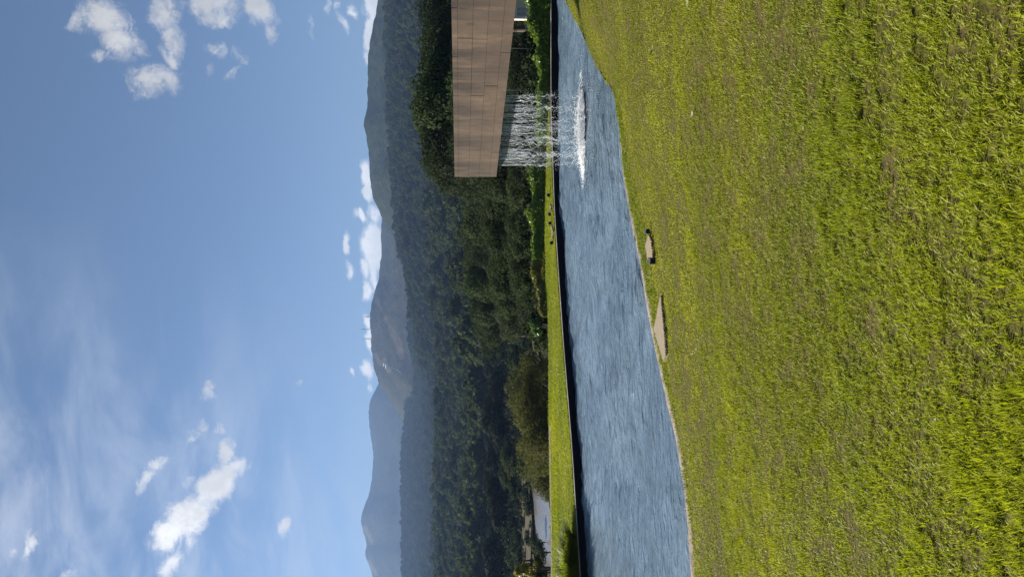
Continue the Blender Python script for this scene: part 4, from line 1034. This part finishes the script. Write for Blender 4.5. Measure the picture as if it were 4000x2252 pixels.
# ------------------------------------------------------------------ house at the right
hp = at_y(2060, 70, 60); hx, hyy = hp.x, hp.y
ho = tag(empty('house', (hx, hyy, -6.5), -.33), 'cream rendered house with a white louvred window, half hidden by channel and hedge', 'house')
mb = MB(); mb.box((4.5, 3.6, 4.4), (9, 7, 8.8)); mb.build('wall', M['cream'], ho)
mb = MB(); mb.prism([(-.4, -.3), (9.4, -.3), (9.4, 7.5), (-.4, 7.5)], 8.803, 8.95); mb.build('roof', M['roof'], ho)
mb = MB(); mb.box((-.02, .06, 4.4), (.16, .14, 8.79)); mb.build('corner_pillar', M['white'], ho)
wn = MB(); wz = 4.50
for (c_, s_) in (((.46, .07, wz + .40), (.80, .12, .07)), ((.46, .05, wz - .40), (.84, .18, .07)), ((.09, .07, wz), (.06, .12, .73)), ((.83, .07, wz), (.06, .12, .73)), ((.46, .07, wz), (.05, .10, .73))): wn.box(c_, s_)
wo = wn.build('window', M['white'], ho)
for i in range(7):
    mb = MB(); mb.box((.46, .065, wz - .30 + i * .10), (.67, .05, .05), (Vector((1, 0, 0)), Vector((0, .8, -.6)), Vector((0, .6, .8)))); mb.build('slat', M['white'], wo)
mb = MB(); mb.box((.46, .092, wz), (.67, .012, .72)); mb.build('pane', M['glass'], wo)
# white railing left of it
rp = at_y(2054, 107, 52); rl = tag(empty('railing', (rp.x, rp.y, rp.z - 2.2)), 'white sloping railing beside the cream house', 'railing')
for k_, zt_ in ((.02, 2.17), (.34, 2.05), (.66, 1.92)):
    mb = MB(); mb.box((k_, 0, zt_ / 2 - .03), (.06, .05, zt_ - .06)); mb.build('post', M['white'], rl)
mb = MB(); mb.tube([(-.06, 0, 2.2), (.74, 0, 1.90)], .045, 6); mb.build('rail', M['white'], rl)
mb = MB(); mb.tube([(.0, .03, 1.72), (.68, .03, 1.72)], .03, 6); mb.build('rail', M['white'], rl)

# ------------------------------------------------------------------ masts and buildings on the far hill
def mast(px_top, px_base, py, lb):
    d = ray(px_base, py); hn = math.hypot(d.x, d.y); b = EYE + d * ((RC3 - 18) / hn); hgt = (px_base - px_top) / FPX * (RC3 - 18) + 8
    r = tag(empty('radio_mast', (b.x, b.y, b.z - 8)), lb, 'mast', 'radio masts on the terraced hill')
    w0, w1 = 2.6, .9; cs = [(-1, -1), (1, -1), (1, 1), (-1, 1)]
    for sx_, sy_ in cs:
        mb = MB(); mb.tube([(sx_ * w0, sy_ * w0, 0), (sx_ * w1, sy_ * w1, hgt * .8)], .42, 4); mb.build('leg', M['mast'], r)
    mb = MB(); nb_ = 9
    for i in range(nb_):
        z0, z1 = hgt * .8 * i / nb_, hgt * .8 * (i + 1) / nb_; a = w0 + (w1 - w0) * i / nb_; c = w0 + (w1 - w0) * (i + 1) / nb_
        for k in range(4):
            p, q = cs[k], cs[(k + 1) % 4]; mb.tube([(p[0] * a, p[1] * a, z0), (q[0] * c, q[1] * c, z1)], .22, 4)
    mb.build('bracing', M['mast'], r)
    mb = MB(); mb.tube([(0, 0, hgt * .78), (0, 0, hgt)], [.3, .1], 5); mb.build('antenna', M['mast'], r)
    for zq in (.45, .62):
        mb = MB(); mb.tube([(w0, -.9, hgt * zq), (w0, -1.6, hgt * zq)], [1.2, 1.3], 10); mb.build('dish', M['mast'], r)
mast(1418, 1444, 1237, 'short radio mast on the hill crest, nearest the waterfall side'); mast(1403, 1446, 1285, 'tallest radio mast, in the middle of the three on the crest'); mast(1413, 1452, 1323, 'middle sized radio mast on the crest, farthest from the waterfall')
def on_hill(px, py):
    d = ray(px, py); hn = math.hypot(d.x, d.y); Xr = PC[:, :, 0].ravel(); Yr = PC[:, :, 1].ravel(); Zr = PC[:, :, 2].ravel()
    dpt = Xr * F.x + Yr * F.y + (Zr - H) * F.z
    qx = 2000 + FPX * (Xr * XC.x + Yr * XC.y + (Zr - H) * XC.z) / dpt; qy = 1126 - FPX * (Xr * YC.x + Yr * YC.y + (Zr - H) * YC.z) / dpt
    e = (qx - px) ** 2 + (qy - py) ** 2 + np.where(np.hypot(Xr, Yr) > RC3 + 5, 1e6, 0); i = int(np.argmin(e)); return Vector((Xr[i], Yr[i], Zr[i]))
for px, py, w, hh, lb in ((1519, 1430, 11, 7, 'larger white farm building on the side of the terraced hill'), (1508, 1420, 7, 5, 'small white farm building uphill of the larger one')):
    p = on_hill(px, py); r = tag(empty('farm_building', p), lb, 'building', 'white farm buildings on the terraced hill')
    mb = MB(); mb.box((0, 0, hh / 2 - 2), (w, 9, hh + 4)); mb.build('wall', M['white'], r)
    mb = MB(); mb.v += [Vector(q) for q in ((-w / 2 - 1, -5.5, hh + .02), (w / 2 + 1, -5.5, hh + .02), (w / 2 + 1, 5.5, hh + .02), (-w / 2 - 1, 5.5, hh + .02), (-w / 2 - 1, 0, hh + 2.5), (w / 2 + 1, 0, hh + 2.5))]
    mb.f += [[0, 1, 5, 4], [2, 3, 4, 5], [0, 4, 3], [1, 2, 5], [0, 3, 2, 1]]; mb.build('roof', M['white'], r)
r = None
for i in range(6):
    p = on_hill(1536 + i * 6.5, 1436 + i * 3.4); q = MB().box((0, 0, 1), (3.5, 3, 5)).build('white_rock', M['white']); q.location = p
    tag(q, 'small white block, %s from the top of the slanting row below the farm buildings' % ORD[i], 'block', 'slanting row of white blocks on the hill')

# ------------------------------------------------------------------ fallen leaves and litter on the lawn
def leaf_thing(px, py, s, matl, lb, curl=.25):
    p = on_lawn(px, py); rr_ = random.Random(px); V = []; Fq = []
    for i in range(6):
        t = i / 5; w = .5 * math.sin(math.pi * min(t * .9 + .08, 1)) ** .8
        for sgn in (-1, 0, 1): V.append(((t - .5), sgn * w * .5, curl * ((t - .5) ** 2 * 1.6 + (.25 if sgn else 0) * w)))
    for i in range(5):
        for j in range(2): a = i * 3 + j; Fq.append([a, a + 1, a + 4, a + 3])
    o = obj('fallen_leaf', quads('fallen_leaf', np.array(V) * s, Fq, True), matl); o.location = p + Vector((0, 0, .045)); o.rotation_euler = (rr_.uniform(-.3, .3), rr_.uniform(-.3, .3), rr_.uniform(0, 6.28))
    tag(o, lb, 'leaf', 'fallen leaves on the lawn')
M['dead_leaf'] = simple('dead leaf', (.05, .035, .02), .8, .3, 20); M['pale_leaf'] = simple('pale dry leaf', (.30, .25, .17), .7, .2, 20); M['green_leaf'] = simple('green fallen leaf', (.20, .22, .07), .85, .2, 20)
for a in ((2705, 203, .10, 'dead_leaf', 'dark curled leaf on the lawn nearest the water channel'), (2628, 236, .08, 'dead_leaf', 'small dark leaf lying uphill of the channel, right of the berm'), (2560, 196, .13, 'green_leaf', 'pale green leaf on the berm below the channel'),
          (2703, 14, .14, 'green_leaf', 'pale green leaf at the corner of the lawn beside the channel'), (2720, 447, 0.08, 'pale_leaf', 'pale tan dry leaf lying above the berm'), (3083, 228, .035, 'dead_leaf', 'dark leaf in the thin grass at mid lawn'),
          (2733, 1362, .05, 'pale_leaf', 'tiny white petal on the lawn beyond the long beige plate'), (3690, 1637, .022, 'pale_leaf', 'white petal in the long grass close to the viewer'), (3165, 500, .03, 'pale_leaf', 'pale dead leaf between short and long grass'), (3028, 1520, .025, 'pale_leaf', 'pale leaf among the bright grass left of centre')):
    leaf_thing(a[0], a[1], a[2], M[a[3]], a[4])

# ------------------------------------------------------------------ haze
mb = MB(); mb.box((0, 1000, 318), (14000, 12400, 706)); hz = mb.mesh('haze')
m = bpy.data.materials.new('haze air'); m.use_nodes = True; m.node_tree.nodes.clear(); g = G(m.node_tree)
v = g.n('ShaderNodeVolumePrincipled', {'Color': (.215, .335, .58, 1), 'Density': HAZE_DENSITY, 'Anisotropy': .2})
o = g.t.nodes.new('ShaderNodeOutputMaterial'); g.L.new(v.outputs[0], o.inputs['Volume'])
m.cycles.homogeneous_volume = True if hasattr(m.cycles, 'homogeneous_volume') else None
tag(obj('haze', hz, m), kind='stuff')
